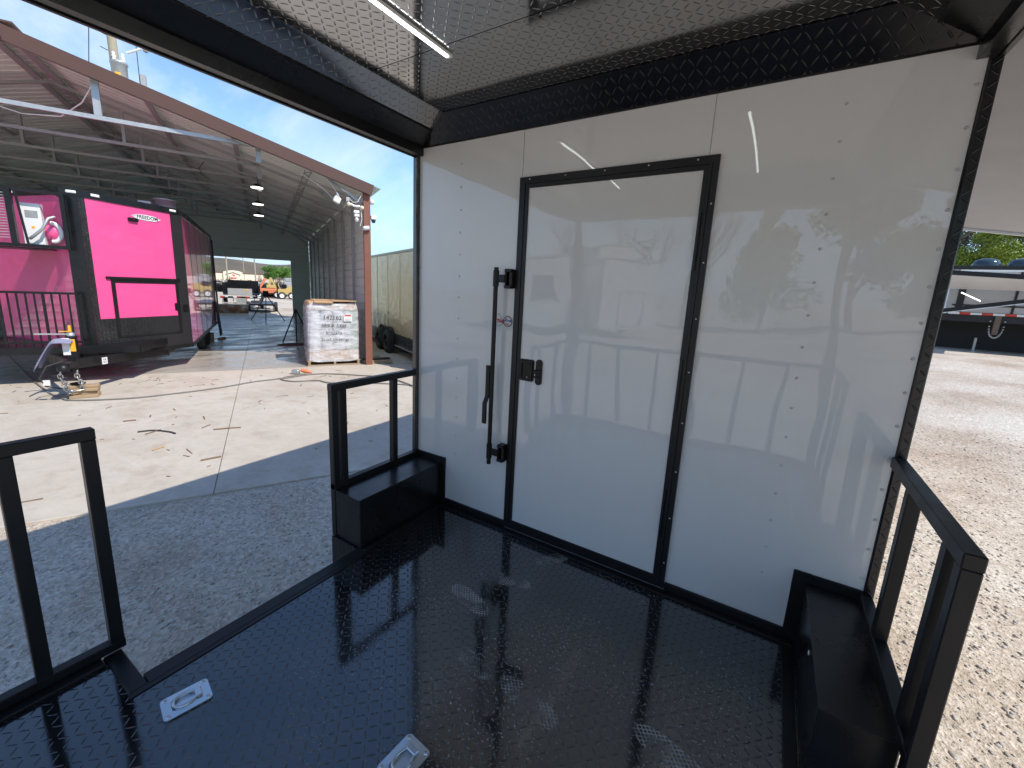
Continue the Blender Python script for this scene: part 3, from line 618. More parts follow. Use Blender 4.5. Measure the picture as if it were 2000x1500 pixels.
#SHED
# ================================================================== the open steel shed
SWD, SDP, EH, PIT, RL = 12.0, 15.8, 4.30, 0.268, 6.0
def roof_z(l): return EH + PIT * (min(l, SWD - l))
sh = thing('steel_shed', 'large open-ended steel shed with brown trim and galvanised trusses', 'shed', tuple(SO), math.atan2(-SL.y, -SL.x))
FX = wmat(sh)
def P3(l, d, z): return (-l, d, z)
mb = MB(); mb.ribbed(P3(-0.02, 0.05, 0.03), (0, 0, roof_z(0) + 0.13), (0, SDP - 0.05, 0), 0.23, 0.032)
mb.build('side_wall', 'sheet', sh, FX)
mb = MB(); mb.ribbed(P3(SWD + 0.02, 0.05, 0.03), (0, 0, roof_z(0) + 0.13), (0, SDP - 0.05, 0), 0.23, -0.032); mb.build('side_wall', 'sheet', sh, FX)
# roof sheets, ribs running down the slope
mb = MB(); zr = roof_z(RL) + 0.19
mb.ribbed(P3(-0.30, -0.12, EH - 0.08 + 0.19), (0, SDP + 0.24, 0), (-(RL + 0.30), 0, PIT * 6.3), 0.23, 0.02, 0.004)
mb.ribbed(P3(SWD + 0.30, -0.12, EH - 0.08 + 0.19), (0, SDP + 0.24, 0), ((RL + 0.30), 0, PIT * 6.3), 0.23, -0.02, 0.004)
mb.build('roof', 'sheet', sh, FX)
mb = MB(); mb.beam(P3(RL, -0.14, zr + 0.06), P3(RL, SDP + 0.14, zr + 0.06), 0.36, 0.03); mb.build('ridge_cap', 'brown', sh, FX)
# rake trim and front corner trim
for s_ in (0, 1):
    f = (lambda l: l) if s_ == 0 else (lambda l: SWD - l)
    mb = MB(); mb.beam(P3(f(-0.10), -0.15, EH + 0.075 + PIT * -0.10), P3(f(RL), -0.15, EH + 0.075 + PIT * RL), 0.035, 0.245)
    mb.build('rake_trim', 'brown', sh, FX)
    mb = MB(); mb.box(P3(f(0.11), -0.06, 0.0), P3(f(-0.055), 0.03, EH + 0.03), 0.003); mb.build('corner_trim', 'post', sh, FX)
# end wall of ribbed sheet with the drive-through opening
ol, orr, oz = 0.90, 8.9, 3.22
mb = MB()
k = 0.0
def wallz(l): return roof_z(l) + 0.15
step = 0.5; l_ = 0.0
def backpiece(la, lb, za, zb):
    mb.ribbed(P3(la, SDP, za), (0, 0, zb - za), (-(lb - la), 0, 0), 0.23, -0.02)
backpiece(0.0, ol, 0.03, 4.3); backpiece(orr, SWD, 0.03, 4.3); backpiece(ol, orr, oz, 4.3)
for k in range(7):
    z_ = 4.3 + k * 0.23; lw = (z_ + 0.23 - EH - 0.15) / PIT; lw = max(0.0, lw - 0.4)
    if lw < RL: backpiece(lw, SWD - lw, z_ + 0.0005, z_ + 0.23)
mb.slab([P3(0.0, SDP + 0.03, 4.25), P3(0.0, SDP + 0.03, EH + 0.185), P3(RL, SDP + 0.03, EH + 0.185 + PIT * RL), P3(SWD, SDP + 0.03, EH + 0.185), P3(SWD, SDP + 0.03, 4.25)], 0.01)
mb.build('end_wall', 'sheet', sh, FX)
mb = MB(); mb.box(P3(ol - 0.08, SDP - 0.06, oz - 0.02), P3(orr + 0.08, SDP - 0.025, oz + 0.42)); mb.build('door_header', 'sheet', sh, FX)
mb = MB(); mb.box(P3(ol - 0.02, SDP - 0.07, 0.03), P3(ol + 0.06, SDP + 0.05, oz)); mb.build('door_jamb', 'sheet', sh, FX)
# frames
def frame_bits(i):
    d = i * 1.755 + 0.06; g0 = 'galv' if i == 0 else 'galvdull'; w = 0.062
    fr = part('roof_frame', sh)
    mb = MB()
    if i:
        MB().box(P3(0.02 + w, d - w / 2, 0.0), P3(0.02, d + w / 2, EH + 0.02), 0.003).build('post', g0, fr, FX); MB().box(P3(SWD - 0.02, d - w / 2, 0.0), P3(SWD - 0.02 - w, d + w / 2, EH + 0.02)).build('post', g0, fr, FX)
    mb = MB(); mb.beam(P3(0.03, d, EH + 0.02), P3(RL, d, EH + 0.02 + PIT * RL), w, w); mb.beam(P3(SWD - 0.03, d, EH + 0.02), P3(RL, d, EH + 0.02 + PIT * RL), w, w)
    mb.build('rafter', 'galvdull', fr, FX)
    zc = 4.95 - (0.01 if i else 0)
    mb = MB(); mb.beam(P3(2.28, d, zc), P3(SWD - 2.28, d, zc), w, w if i else 0.075); mb.build('tie_beam', g0, fr, FX)
    for l in (4.9, SWD - 4.9): mb = MB(); mb.beam(P3(l, d + 0.001, zc + 0.03), P3(l, d + 0.001, EH + PIT * min(l, SWD - l)), w + (0.05 if i == 0 else 0), w); mb.build('king_strut', g0, fr, FX)
    for l in (2.30, SWD - 2.30): mb = MB(); mb.beam(P3(l, d + 0.03, 4.62), P3(l, d + 0.03, EH + PIT * 2.3), 0.10, 0.05); mb.build('strut', 'galvdull', fr, FX)
    for a, b in ((0.05, 0.92), (SWD - 0.05, SWD - 0.92)):
        mb = MB(); mb.beam(P3(a, d + 0.05, 3.98 if i else 4.02), P3(b, d + 0.05, EH + PIT * 0.92 - 0.0), 0.055, 0.035, (0, 1, 0)); mb.build('knee_brace', g0, fr, FX)
for i in range(9): frame_bits(i)
mb = MB()
for l, wd in ((RL - 0.16, 0.13), (RL + 0.16, 0.13), (4.2, 0.10), (2.75, 0.10), (SWD - 4.2, 0.10), (SWD - 2.75, 0.10)):
    zz = EH + 0.075 + PIT * min(l, SWD - l)
    mb = MB(); mb.beam(P3(l, 0.0, zz), P3(l, SDP, zz), wd, 0.035); mb.build('hat_channel', 'galvdull', sh, FX)
mb = MB()
for dl in (-0.07, 0.07):
    mb.beam(P3(1.3 + dl, 0.2, EH + PIT * 1.3 - 0.02), P3(1.3 + dl, SDP, EH + PIT * 1.3 - 0.02), 0.02, 0.02)
for k in range(60): mb.beam(P3(1.3 - 0.07 * (-1) ** k, 0.2 + k * 0.26, EH + PIT * 1.3 - 0.02), P3(1.3 + 0.07 * (-1) ** k, 0.46 + k * 0.26, EH + PIT * 1.3 - 0.02), 0.012, 0.012)
mb.build('lattice_girt', 'galvdull', sh, FX)
# wire run and cables under the rafters near the front
mb = MB(); mb.tube([P3(6.9, 0.9, 5.15), P3(6.2, 0.9, 5.0), P3(5.6, 0.7, 5.02), P3(5.2, 0.4, 5.25), P3(4.95, 0.1, 5.5)], 0.012, 6); mb.build('wire', 'white', sh, FX)
mb = MB(); mb.tube([P3(3.6, 3.6, 5.2), P3(3.72, 3.55, 5.0), P3(3.66, 3.5, 4.85), P3(3.5, 3.5, 4.75)], 0.01, 6); mb.build('wire', 'blackcord', sh, FX)
mb = MB()
mb.tube([P3(1.45, 0.2, 4.55), P3(1.0, 0.15, 4.30), P3(0.8, 0.1, 4.10), P3(0.62, -0.02, 4.08)], 0.007, 5)
mb.tube([P3(1.1, 0.1, 4.72), P3(0.8, 0.02, 4.35), P3(0.66, -0.05, 4.12)], 0.006, 5)
mb.tube([P3(0.16, -0.09, 4.22), P3(0.25, -0.1, 4.05), P3(0.36, -0.1, 4.02), P3(0.46, -0.1, 4.12)], 0.008, 5)
mb.tube([P3(0.30, -0.08, 3.95), P3(0.18, -0.09, 3.9), P3(0.16, -0.09, 3.65), P3(0.20, -0.09, 3.5)], 0.008, 5)
mb.build('wire', 'white', sh, FX)
# high-bay lamps hanging from the frames
for k, (dd, z) in enumerate(((3.5, 4.70), (5.25, 4.50), (7.0, 4.37))):
    t_ = thing('hanging_lamp', ['nearest round white lamp hanging from the shed trusses, largest of the row', 'middle round white lamp hanging from the shed trusses', 'farthest small round white lamp hanging from the shed trusses'][k], 'lamp', tuple(S(2.37, dd, z)), 0, 'lamps hanging in the shed')
    MB().lathe([(0.0001, 0.10), (0.05, 0.10), (0.09, 0.06), (0.16, 0.035), (0.165, 0.0)], 20, X=Matrix.Translation(t_.location)).build('housing', 'blackplastic', t_)
    MB().lathe([(0.160, 0.0), (0.155, -0.02), (0.0001, -0.024)], 20, X=Matrix.Translation(t_.location)).build('diffuser', 'lamp', t_)
    mb = MB(); mb.tube([t_.location + Vector((0.03, 0, 0.1)), t_.location + Vector((0.05, 0, 0.24)), t_.location + Vector((-0.02, 0.02, 0.28)), t_.location + Vector((0, 0, 5.0 - z))], 0.008, 6); mb.build('hanger', 'blackcord', t_)
# cameras, lamps and alarm gear on the front corner post
def gadget(name, label, cat, l, d, z): return thing(name, label, cat, tuple(S(l, d, z)), sh.rotation_euler.z)
def LX(o): return wmat(o)
g_ = gadget('security_camera', 'round white camera on the outer side of the brown post, topmost', 'camera', -0.10, -0.02, 4.10)
MB().lathe([(0.0001, -0.05), (0.05, -0.05), (0.062, -0.01), (0.06, 0.04), (0.03, 0.06), (0.0001, 0.06)], 16, X=LX(g_) @ Matrix.Rotation(R(90), 4, 'Y')).build('camera_body', 'white', g_)
g_ = gadget('security_camera', 'white dome camera with dark lens on the brown post, above the bullet camera', 'camera', -0.13, -0.04, 3.68)
MB().box((-0.07, -0.06, 0.0), (0.07, 0.06, 0.11), 0.015, X=LX(g_)).build('camera_body', 'white', g_); MB().lathe([(0.055, 0.0), (0.052, -0.04), (0.03, -0.07), (0.0001, -0.075)], 16, X=LX(g_)).build('lens_dome', 'dome', g_)
g_ = gadget('security_camera', 'white bullet camera with dark face on the brown post, lowest of the cameras', 'camera', 0.05, -0.11, 3.46)
MB().lathe([(0.0001, -0.09), (0.04, -0.09), (0.052, -0.05), (0.052, 0.06)], 16, X=LX(g_) @ Matrix.Rotation(R(80), 4, 'Y')).build('camera_body', 'white', g_); MB().lathe([(0.05, 0.0), (0.045, 0.02), (0.0001, 0.022)], 16, X=LX(g_) @ Matrix.Rotation(R(80), 4, 'Y') @ Matrix.Translation((0, 0, 0.06))).build('lens', 'dome', g_)
g_ = gadget('floodlight', 'small white floodlight hanging at the shed eave left of the post', 'floodlight', 0.70, -0.04, 4.05)
MB().box((-0.09, -0.05, -0.09), (0.07, 0.04, 0.06), 0.02, X=LX(g_) @ Matrix.Rotation(R(25), 4, 'Y')).build('lamp_head', 'white', g_); MB().box((-0.02, -0.02, 0.04), (0.02, 0.02, 0.14), X=LX(g_)).build('bracket', 'steel', g_)
g_ = gadget('bulb_lamp', 'white two-bulb lamp holder with cream bulbs in front of the brown post', 'lamp', 0.31, -0.10, 3.94)
MB().tube([LX(g_) @ Vector(v) for v in ((-0.11, 0, 0.04), (-0.03, -0.02, 0.0), (0.04, -0.02, 0.0), (0.10, 0, 0.01))], 0.028, 10).build('lamp_arm', 'white', g_)
for q_ in ((-0.15, 0, 0.03), (0.15, -0.02, -0.02)): MB().lathe([(0.0001, -0.05), (0.035, -0.04), (0.052, 0.0), (0.04, 0.035), (0.0001, 0.05)], 16, X=LX(g_) @ Matrix.Translation(q_)).build('bulb', M['cream'], g_)
g_ = gadget('alarm_siren', 'white stacked siren below the two-bulb lamp on the shed corner', 'siren', 0.28, -0.08, 3.68)
MB().box((-0.07, -0.05, 0.10), (0.06, 0.05, 0.17), 0.01, X=LX(g_)).box((-0.06, -0.05, 0.02), (0.06, 0.05, 0.085), 0.01, X=LX(g_)).build('siren_body', 'white', g_); MB().lathe([(0.03, 0.02), (0.05, -0.05), (0.02, -0.10), (0.0001, -0.10)], 14, X=LX(g_)).build('horn', 'white', g_)
g_ = gadget('junction_box', 'small galvanised bracket joining the knee brace to the shed post', 'bracket', 0.47, 0.0, 4.08)
MB().box((-0.04, -0.05, -0.05), (0.04, 0.03, 0.06), 0.006, X=LX(g_)).build('box', 'galv', g_)
# ================================================================== pink trailer
pk = thing('concession_trailer', 'bright pink trailer with black diamond plate corners, parked under the shed', 'trailer', tuple(S(5.2, 3.0, 0)), sh.rotation_euler.z)
ZB, ZT = 0.56, 3.52
A_, B_, C_, D_, E_, F_ = (5.2, -0.55), (3.9, 0.85), (3.9, 7.2), (7.05, 7.2), (7.05, 1.15), (5.42, -0.55)
outline = [A_, B_, C_, D_, E_, F_]
mb = MB(); mb.prism([(-l, d) for l, d in outline], ZB, ZT); body = mb.build('body', 'pink', pk, FX)
def face(a, b):                                   # frame of a vertical face: x along a->b, y up, z outwards
    ax_, bx = Vector((-a[0], a[1], 0)), Vector((-b[0], b[1], 0)); return FX @ axes(ax_, bx - ax_, (0, 0, 1)), (bx - ax_).length
def on(Xf, mb, x0, x1, z0, z1, t=0.006, z=0.001, bev=0.0): return mb.box((x0, z0, z), (x1, z1, z + t), bev, X=Xf)
XR, LR = face(A_, B_); XN, LN = face(F_, A_); XS, LS = face(B_, C_); XL, LL = face(E_, F_)
if True:
    mb = MB(); on(XR, mb, 0.0, 0.10, ZB, ZT - 0.1, 0.008); on(XR, mb, LR - 0.24, LR, ZB, ZT - 0.1, 0.008); on(XR, mb, 0.10, 0.36, ZB, 1.22, 0.0075); on(XR, mb, 1.70, LR - 0.24, ZB, 1.22, 0.0075); on(XR, mb, 0.36, 1.70, ZB, 0.83, 0.0075)
    tp = tread('tread_plate_far', 'xz', 1.6, 0.16, base=(0.02, 0.02, 0.021), c=0.045, dist=0.009); M['treadfar'] = tp
    mb.build('tread_plate_panel', 'treadfar', pk, FX if False else None)
    mb = MB(); on(XN, mb, 0.0, LN, ZB, ZT - 0.1, 0.008); mb.build('nose_panel', 'blacksheet', pk)
    mb = MB()
    for Xf, Ln in ((XR, LR), (XN, LN), (XS, LS), (XL, LL)): on(Xf, mb, -0.01, Ln + 0.01, ZT - 0.10, ZT + 0.02, 0.02, 0.0)
    mb.build('roof_trim', 'blacksheet', pk)
    mb = MB()
    for Xf, Ln in ((XR, LR), (XN, LN), (XS, LS), (XL, LL)): on(Xf, mb, -0.005, Ln + 0.005, ZB - 0.08, ZB, 0.03, -0.01)
    mb.build('base_rail', 'black', pk)
    mb = MB(); on(XS, mb, 0.0, 0.05, ZB, ZT - 0.1, 0.008); on(XS, mb, LS - 0.05, LS, ZB, ZT - 0.1, 0.008)
    for k in range(1, 6): on(XS, mb, k * LS / 6, k * LS / 6 + 0.012, ZB, ZT - 0.1, 0.003)
    mb.build('corner_trim', 'blacksheet', pk)
    # hatch in the right face
    hp = part('storage_hatch', pk)
    mb = MB(); a0, a1, h0, h1 = 0.36, 1.70, 0.82, 1.98; t_ = 0.065
    on(XR, mb, a0, a0 + t_, h0, h1, 0.012, 0.002); on(XR, mb, a1 - t_, a1, h0, h1, 0.012, 0.002); on(XR, mb, a0 + t_, a1 - t_, h1 - t_, h1, 0.012, 0.002); on(XR, mb, a0 + t_, a1 - t_, h0, h0 + 0.04, 0.012, 0.002); on(XR, mb, a0 - 0.08, a1 + 0.04, h1 + 0.001, h1 + 0.05, 0.03, 0.002)
    mb.build('hatch_frame', 'black', hp)
    mb = MB(); on(XR, mb, a0 + t_, a1 - t_, h0 + 0.04, 1.22, 0.007, 0.003); mb.build('kick_plate', 'treadfar', hp)
    mb = MB(); on(XR, mb, a0 + t_ + 0.01, a1 - t_ - 0.01, 1.225, h1 - t_ - 0.01, 0.006, 0.003); mb.build('hatch_panel', 'pink', hp)
    mb = MB(); on(XR, mb, a1 - 0.13, a1 - 0.01, 1.34, 1.50, 0.02, 0.012, 0.005); mb.build('latch', 'blackplastic', hp)
    mb = MB(); on(XR, mb, 1.76, 1.88, 1.30, 1.46, 0.015, 0.010, 0.004); mb.build('socket_cover', 'blackplastic', pk)
    mb = MB(); on(XR, mb, 0.08, 0.92, 1.2, 1.205, 0.002, 0.008)
    # winged badge and marker lights
    bd = MB(); pl_ = [(-0.30, 0.01), (-0.16, 0.055), (0.0, 0.062), (0.16, 0.055), (0.30, 0.01), (0.16, -0.05), (0.0, -0.056), (-0.16, -0.05)]
    bd.prism(pl_, 0.002, 0.006); bX = XR @ Matrix.Translation((1.17, 3.24, 0.0)); bdo = bd.build('badge', 'white', pk, bX)
    text('badge_text', 'FREEDOM', 0.095, 'ink', bX @ Matrix.Translation((0.02, 0.005, 0.0066)), bdo, 0.001, 0.002)
    mb = MB(); mb.box((-0.22, -0.05, 0.0065), (0.24, -0.046, 0.008), X=bX); mb.tube([bX @ Vector((-0.28, 0.008, 0.007)), bX @ Vector((-0.1, 0.045, 0.007))], 0.003, 4); mb.tube([bX @ Vector((0.28, 0.008, 0.007)), bX @ Vector((0.1, 0.045, 0.007))], 0.003, 4); mb.build('badge_lines', 'ink', bdo)
    mb = MB(); on(XR, mb, 0.80, 0.98, 3.13, 3.20, 0.05, 0.002, 0.01); mb.build('porch_lamp', 'blackplastic', pk)
    for Xf, x_ in ((XR, 0.26), (XR, 1.72), (XN, 0.15), (XL, 1.0)):
        mb = MB(); on(Xf, mb, x_ - 0.07, x_ + 0.07, ZT - 0.06, ZT - 0.01, 0.03, 0.02, 0.012); mb.build('marker_lamp', 'white', pk)
    # tandem wheels
    for dd in (3.6, 4.5):
        for l in (4.02, 6.73): wheel(pk, FX @ Vector((-l, dd, 0.38)), (FX.to_3x3() @ Vector((1 if l < 5 else -1, 0, 0))))
    mb = MB(); mb.beam(P3(5.195, -1.95, 0.60), P3(4.35, 0.6, 0.42), 0.07, 0.16); mb.beam(P3(5.195, -1.95, 0.60), P3(6.4, 0.6, 0.42), 0.07, 0.16)
    mb.beam(P3(5.190, -2.25, 0.615), P3(5.190, -1.6, 0.60), 0.13, 0.10); mb.lathe([(0.075, -0.05), (0.08, 0.0), (0.05, 0.05), (0.0001, 0.06)], 14, X=Matrix.Translation(P3(5.190, -2.28, 0.60)))
    mb.beam(P3(4.4, 0.7, 0.42), P3(4.4, 7.1, 0.42), 0.1, 0.2); mb.beam(P3(6.35, 0.7, 0.42), P3(6.35, 7.1, 0.42), 0.1, 0.2)
    mb.build('tongue', 'black', pk, FX)
    mb = MB(); mb.prism([(-x, y) for x, y in ((4.32, 0.38), (4.55, -0.78), (7.05, -0.78), (7.05, 1.1), (5.56, -0.52), (5.2, -0.56))], 0.70, 0.74); mb.beam(P3(4.53, -0.79, 0.67), P3(7.05, -0.79, 0.67), 0.03, 0.13); mb.beam(P3(4.53, -0.79, 0.67), P3(4.30, 0.4, 0.67), 0.03, 0.13)
    mb.build('tongue_deck', 'black', pk, FX)
    # railed gas-bottle pen on the deck
    rl = part('guard_rail', pk)
    MB().beam(P3(5.33, -0.74, 1.70), P3(7.03, -0.74, 1.70), 0.04, 0.04).build('top_rail', 'black', rl, FX); MB().beam(P3(5.33, -0.74, 0.82), P3(7.03, -0.74, 0.82), 0.04, 0.04).build('bottom_rail', 'black', rl, FX)
    for k in range(16): MB().beam(P3(5.35 + k * 0.11, -0.74, 0.74), P3(5.35 + k * 0.11, -0.74, 1.68), 0.022 + 0.015 * (k in (0, 4, 9)), 0.022).build('bar', 'black', rl, FX)
    # upper cage with the cooling unit
    cg = part('equipment_cage', pk)
    for nm, a, b, w in (('cage_post', (5.36, -0.72, 2.50), (5.36, -0.72, 3.40), 0.06), ('cage_post', (6.02, -0.72, 2.50), (6.02, -0.72, 3.44), 0.075), ('cage_post', (6.8, -0.72, 2.50), (6.8, -0.72, 3.44), 0.06), ('cage_rail', (5.33, -0.72, 3.40), (6.83, -0.72, 3.44), 0.05), ('cage_rail', (5.33, -0.72, 2.50), (6.83, -0.72, 2.50), 0.055), ('cage_rail', (5.36, -0.72, 2.50), (5.45, -0.55, 2.50), 0.05), ('cage_rail', (5.36, -0.72, 3.40), (5.45, -0.55, 3.40), 0.05), ('cage_rail', (6.8, -0.72, 2.50), (6.8, 0.75, 2.50), 0.05), ('cage_floor', (6.1, -0.68, 2.46), (6.1, 0.2, 2.46), 0.9)):
        MB().beam(P3(*a), P3(*b), w, w if nm != 'cage_floor' else 0.02).build(nm, 'black', cg, FX)
    mb = MB()
    for k in range(17): mb.beam(P3(6.06, -0.715, 2.62 + k * 0.045), P3(6.78, -0.715, 2.58 + k * 0.045), 0.008, 0.012)
    mb.build('mesh_panel', 'galvdull', cg, FX)
    MB().box(P3(5.70, -0.58, 2.53), P3(5.96, -0.46, 3.22), 0.008).build('cooling_unit', 'white', cg, FX)
    MB().box(P3(5.74, -0.584, 2.98), P3(5.90, -0.5805, 3.10)).build('unit_label', 'galvdull', cg, FX)
    MB().box(P3(5.80, -0.584, 2.80), P3(5.84, -0.5805, 2.84)).build('warning_label', 'safety', cg, FX)
    MB().beam(P3(5.93, -0.74, 3.40), P3(5.86, -0.74, 2.52), 0.03, 0.02).build('cage_brace', 'black', cg, FX)
    mb = MB(); hosep = [P3(5.86, -0.66, 2.62), P3(5.78, -0.7, 2.68), P3(5.66, -0.72, 2.80), P3(5.58, -0.7, 2.98), P3(5.52, -0.62, 3.02)]; mb.tube(hosep, 0.024, 10); mb.build('duct_hose', 'galv', cg, FX)
    mb = MB(); mb.tube([P3(5.60 - 0.11 * math.cos(R(a)), -0.52, 2.76 + 0.16 * math.sin(R(a))) for a in range(-100, 110, 15)], 0.035, 10); mb.build('round_vent', 'white', cg, FX)
    MB().lathe([(0.18, -0.02), (0.16, 0.03), (0.0001, 0.035)], 20, X=FX @ axes(P3(5.62, -0.5, 2.76), (1, 0, 0), (0, 0, 1)) @ Matrix.Scale(0.75, 4)).build('vent_fan', 'pink', cg)
    mb = MB(); mb.lathe([(0.20, 0.0), (0.20, 0.30), (0.23, 0.31), (0.23, 0.34), (0.0001, 0.36)], 20, X=Matrix.Translation(P3(4.3, 1.9, ZT))); mb.box(P3(4.75, 1.5, ZT), P3(4.5, 1.8, ZT + 0.22), 0.01); mb.build('roof_vent', 'galv', pk, FX)
    # jack, safety chains
    mb = MB(); mb.box(P3(5.130, -1.86, 0.66), P3(5.250, -1.74, 1.05), 0.01); mb.tube([P3(5.190, -1.8, 0.3), P3(5.190, -1.8, 0.70)], 0.035, 10); mb.lathe([(0.0001, 0.0), (0.1, 0.0), (0.1, 0.015)], 12, X=Matrix.Translation(P3(5.190, -1.8, 0.24))); mb.build('jack', 'black', pk, FX)
    mb = MB(); mb.beam(P3(5.220, -1.81, 1.08), P3(5.570, -1.95, 1.10), 0.035, 0.02); mb.lathe([(0.05, 0), (0.05, 0.05), (0.0001, 0.06)], 12, X=Matrix.Translation(P3(5.190, -1.8, 1.05))); mb.build('crank_handle', 'galv', pk, FX)
    MB().box(P3(5.180, -1.80, 1.12), P3(5.210, -1.77, 1.22)).box(P3(5.170, -1.83, 1.12), P3(5.320, -1.79, 1.13)).build('crank_knob', 'safety', pk, FX)
    MB().box(P3(5.131, -1.872, 0.80), P3(5.195, -1.8605, 1.0)).build('jack_label', 'safety', pk, FX); MB().box(P3(5.200, -1.875, 0.74), P3(5.290, -1.862, 1.02), 0.003).build('jack_label', 'white', pk, FX)
    lX = FX @ axes(P3(4.910, -1.42, 0.56), (0.37, 0.93, -0.05), (0, 0, 1)); MB().box((-0.06, -0.06, 0.0), (0.06, 0.06, 0.004), X=lX).build('tongue_label', 'white', pk); text('tongue_label_text', 'B B\nB B', 0.045, 'ink', lX @ Matrix.Translation((0, 0, 0.005)), pk, 0.0005)
    def chain(pts, r=0.012):
        mb = MB(); 
        for k, (a, b) in enumerate(zip(pts, pts[1:])):
            a = Vector(a); b = Vector(b); d = b - a; up = Vector((0, 1, 0)) if k % 2 else Vector((1, 0.3, 0)); s_ = d.normalized().cross(up).normalized() * 0.028
            loop = [a - d * 0.25 + s_ * 0.3, a + d * 0.1 + s_, b - d * 0.1 + s_, b + d * 0.25 + s_ * 0.3, b + d * 0.25 - s_ * 0.3, b - d * 0.1 - s_, a + d * 0.1 - s_, a - d * 0.25 - s_ * 0.3, a - d * 0.25 + s_ * 0.3]
            mb.tube(loop, r * 0.8, 6)
        return mb
    for off in (-0.09, 0.11):
        chain([P3(5.19 + off + 0.02 * math.sin(k), -2.05 + 0.015 * k, 0.50 - k * 0.055) for k in range(7)] + [P3(5.22 + 0.02 * k, -2.0 - 0.01 * k, 0.15 - 0.02 * k) for k in range(3)]).build('safety_chain', 'steel', pk, FX)
    MB().tube([P3(5.270, -2.0, 0.66), P3(5.440, -2.1, 0.60), P3(5.520, -2.15, 0.42), P3(5.480, -2.1, 0.28), P3(5.320, -2.05, 0.22)], 0.012, 6).build('breakaway_cable', 'blackcord', pk, FX)
    MB().box(P3(5.420, -2.13, 0.30), P3(5.500, -2.10, 0.38)).build('cable_tag', 'white', pk, FX)
    # rear ramp support, folded down beside the back corner
    mb = MB()
    for k in range(4): mb.beam(P3(3.78 - 0.0 * k, 6.5 + k * 0.14, 0.12), P3(3.86, 6.55 + k * 0.14, 1.25), 0.05, 0.03)
    mb.beam(P3(3.78, 6.45, 0.12), P3(3.78, 7.0, 0.12), 0.05, 0.05); mb.beam(P3(3.86, 6.5, 1.25), P3(3.86, 7.0, 1.25), 0.05, 0.05); mb.beam(P3(3.84, 7.2, 0.15), P3(3.88, 7.25, 3.4), 0.05, 0.05); mb.build('folded_step', 'black', pk, FX)
# timber blocks
def blocks(lbl, l, d, rz, sizes, z0=0.022, grp=None):
    z = z0
    for k, (lx, ly, lz, jx, a) in enumerate(sizes):
        t_ = thing('wood_block', lbl[k], 'block', tuple(S(l + jx, d, z)), sh.rotation_euler.z + rz + R(a), grp)
        MB().box((-lx / 2, -ly / 2, 0), (lx / 2, ly / 2, lz - 0.002), 0.006, X=wmat(t_)).build('timber', 'wood', t_); z += lz
blocks(['lowest weathered block of the crib under the pink trailer jack', 'second weathered block up under the pink trailer jack', 'third weathered block up under the pink trailer jack', 'topmost weathered block under the pink trailer jack, chains resting on it'], 5.10, -1.86, 0.1, [(0.36, 0.24, 0.055, 0, 0), (0.38, 0.15, 0.055, 0.01, 4), (0.35, 0.2, 0.055, -0.01, -3), (0.38, 0.15, 0.045, 0.0, 2)], grp='blocks under the tongue jack')
blocks(['dark square block under the rear corner of the pink trailer', 'thin board on the dark block at the rear of the pink trailer'], 4.08, 6.0, 0.3, [(0.26, 0.22, 0.2, 0, 0), (0.30, 0.12, 0.04, 0, 10)])
blocks(['pale flat board on the shed floor beside the rear block'], 3.72, 6.1, 1.2, [(0.30, 0.14, 0.06, 0, 0)])
# towel on the jack
tw = MB(); nx, ny = 9, 14
vs = []
for i in range(nx):
    for j in range(ny):
        u = i / (nx - 1); v = j / (ny - 1); x = 5.15 + v * 0.52; y = -1.98 + u * 0.26 - 0.02 * math.sin(v * 7); z = 1.0 - 0.25 * max(0, v - 0.45) ** 1.3 * 3.6 + 0.02 * math.sin(u * 13 + v * 5) - 0.12 * abs(u - 0.5)
        vs.append(P3(x - 0.08 * max(0, v - 0.5), y, z))
tw.add(vs, [(i * ny + j, i * ny + j + 1, (i + 1) * ny + j + 1, (i + 1) * ny + j) for i in range(nx - 1) for j in range(ny - 1)], True)
two = tw.build('towel', 'cloth', None, FX); so = two.modifiers.new('s', 'SOLIDIFY'); so.thickness = 0.008
tag(two, 'grey blue towel draped over the pink trailer jack', 'towel')
# ================================================================== wrapped pallet
pa = thing('pallet_load', 'pallet of mesh rolls and cardboard in clear stretch wrap by the shed post', 'pallet', tuple(S(0.86, 0.62, 0.022)), sh.rotation_euler.z)
pa.scale = (1, 1, 1.045); PX = wmat(pa); w2, dd2 = 0.62, 0.52
p = part('pallet', pa)
for z in (0.0, 0.105): 
    for k in range(5): MB().box((-w2 - 0.02, -dd2 + k * 0.235 , z), (w2 + 0.02, -dd2 + k * 0.235 + 0.10, z + 0.02), X=PX).build('board', 'wood', p)
for x in (-w2, -0.02, w2 - 0.06): MB().box((x, -dd2 + 0.001, 0.0205), (x + 0.05, dd2 - 0.001, 0.1045), X=PX).build('stringer', 'wood', p)
for k in range(5): MB().box((-w2 + 0.03 + k * 0.238, -dd2 + 0.03, 0.13), (-w2 + 0.03 + k * 0.238 + 0.228, dd2 - 0.03, 0.36), 0.01, X=PX).build('carton', 'cardboard', pa)
for lv, (z0_, z1_) in enumerate(((0.365, 0.86), (0.865, 1.32))):
    for k in range(4):
        for r_ in (0, 1): MB().lathe([(0.0001, z0_), (0.135, z0_), (0.14, z0_ + 0.02), (0.14, z1_ - 0.02), (0.135, z1_), (0.0001, z1_)], 24, X=PX @ Matrix.Translation((-w2 + 0.19 + k * 0.285, -dd2 + 0.2 + r_ * 0.55, 0))).build('mesh_roll', 'rollmesh', pa)
MB().box((0.38, -dd2 + 0.06, 0.37), (0.59, dd2 - 0.1, 1.34), 0.02, X=PX).build('carton', 'green', pa)
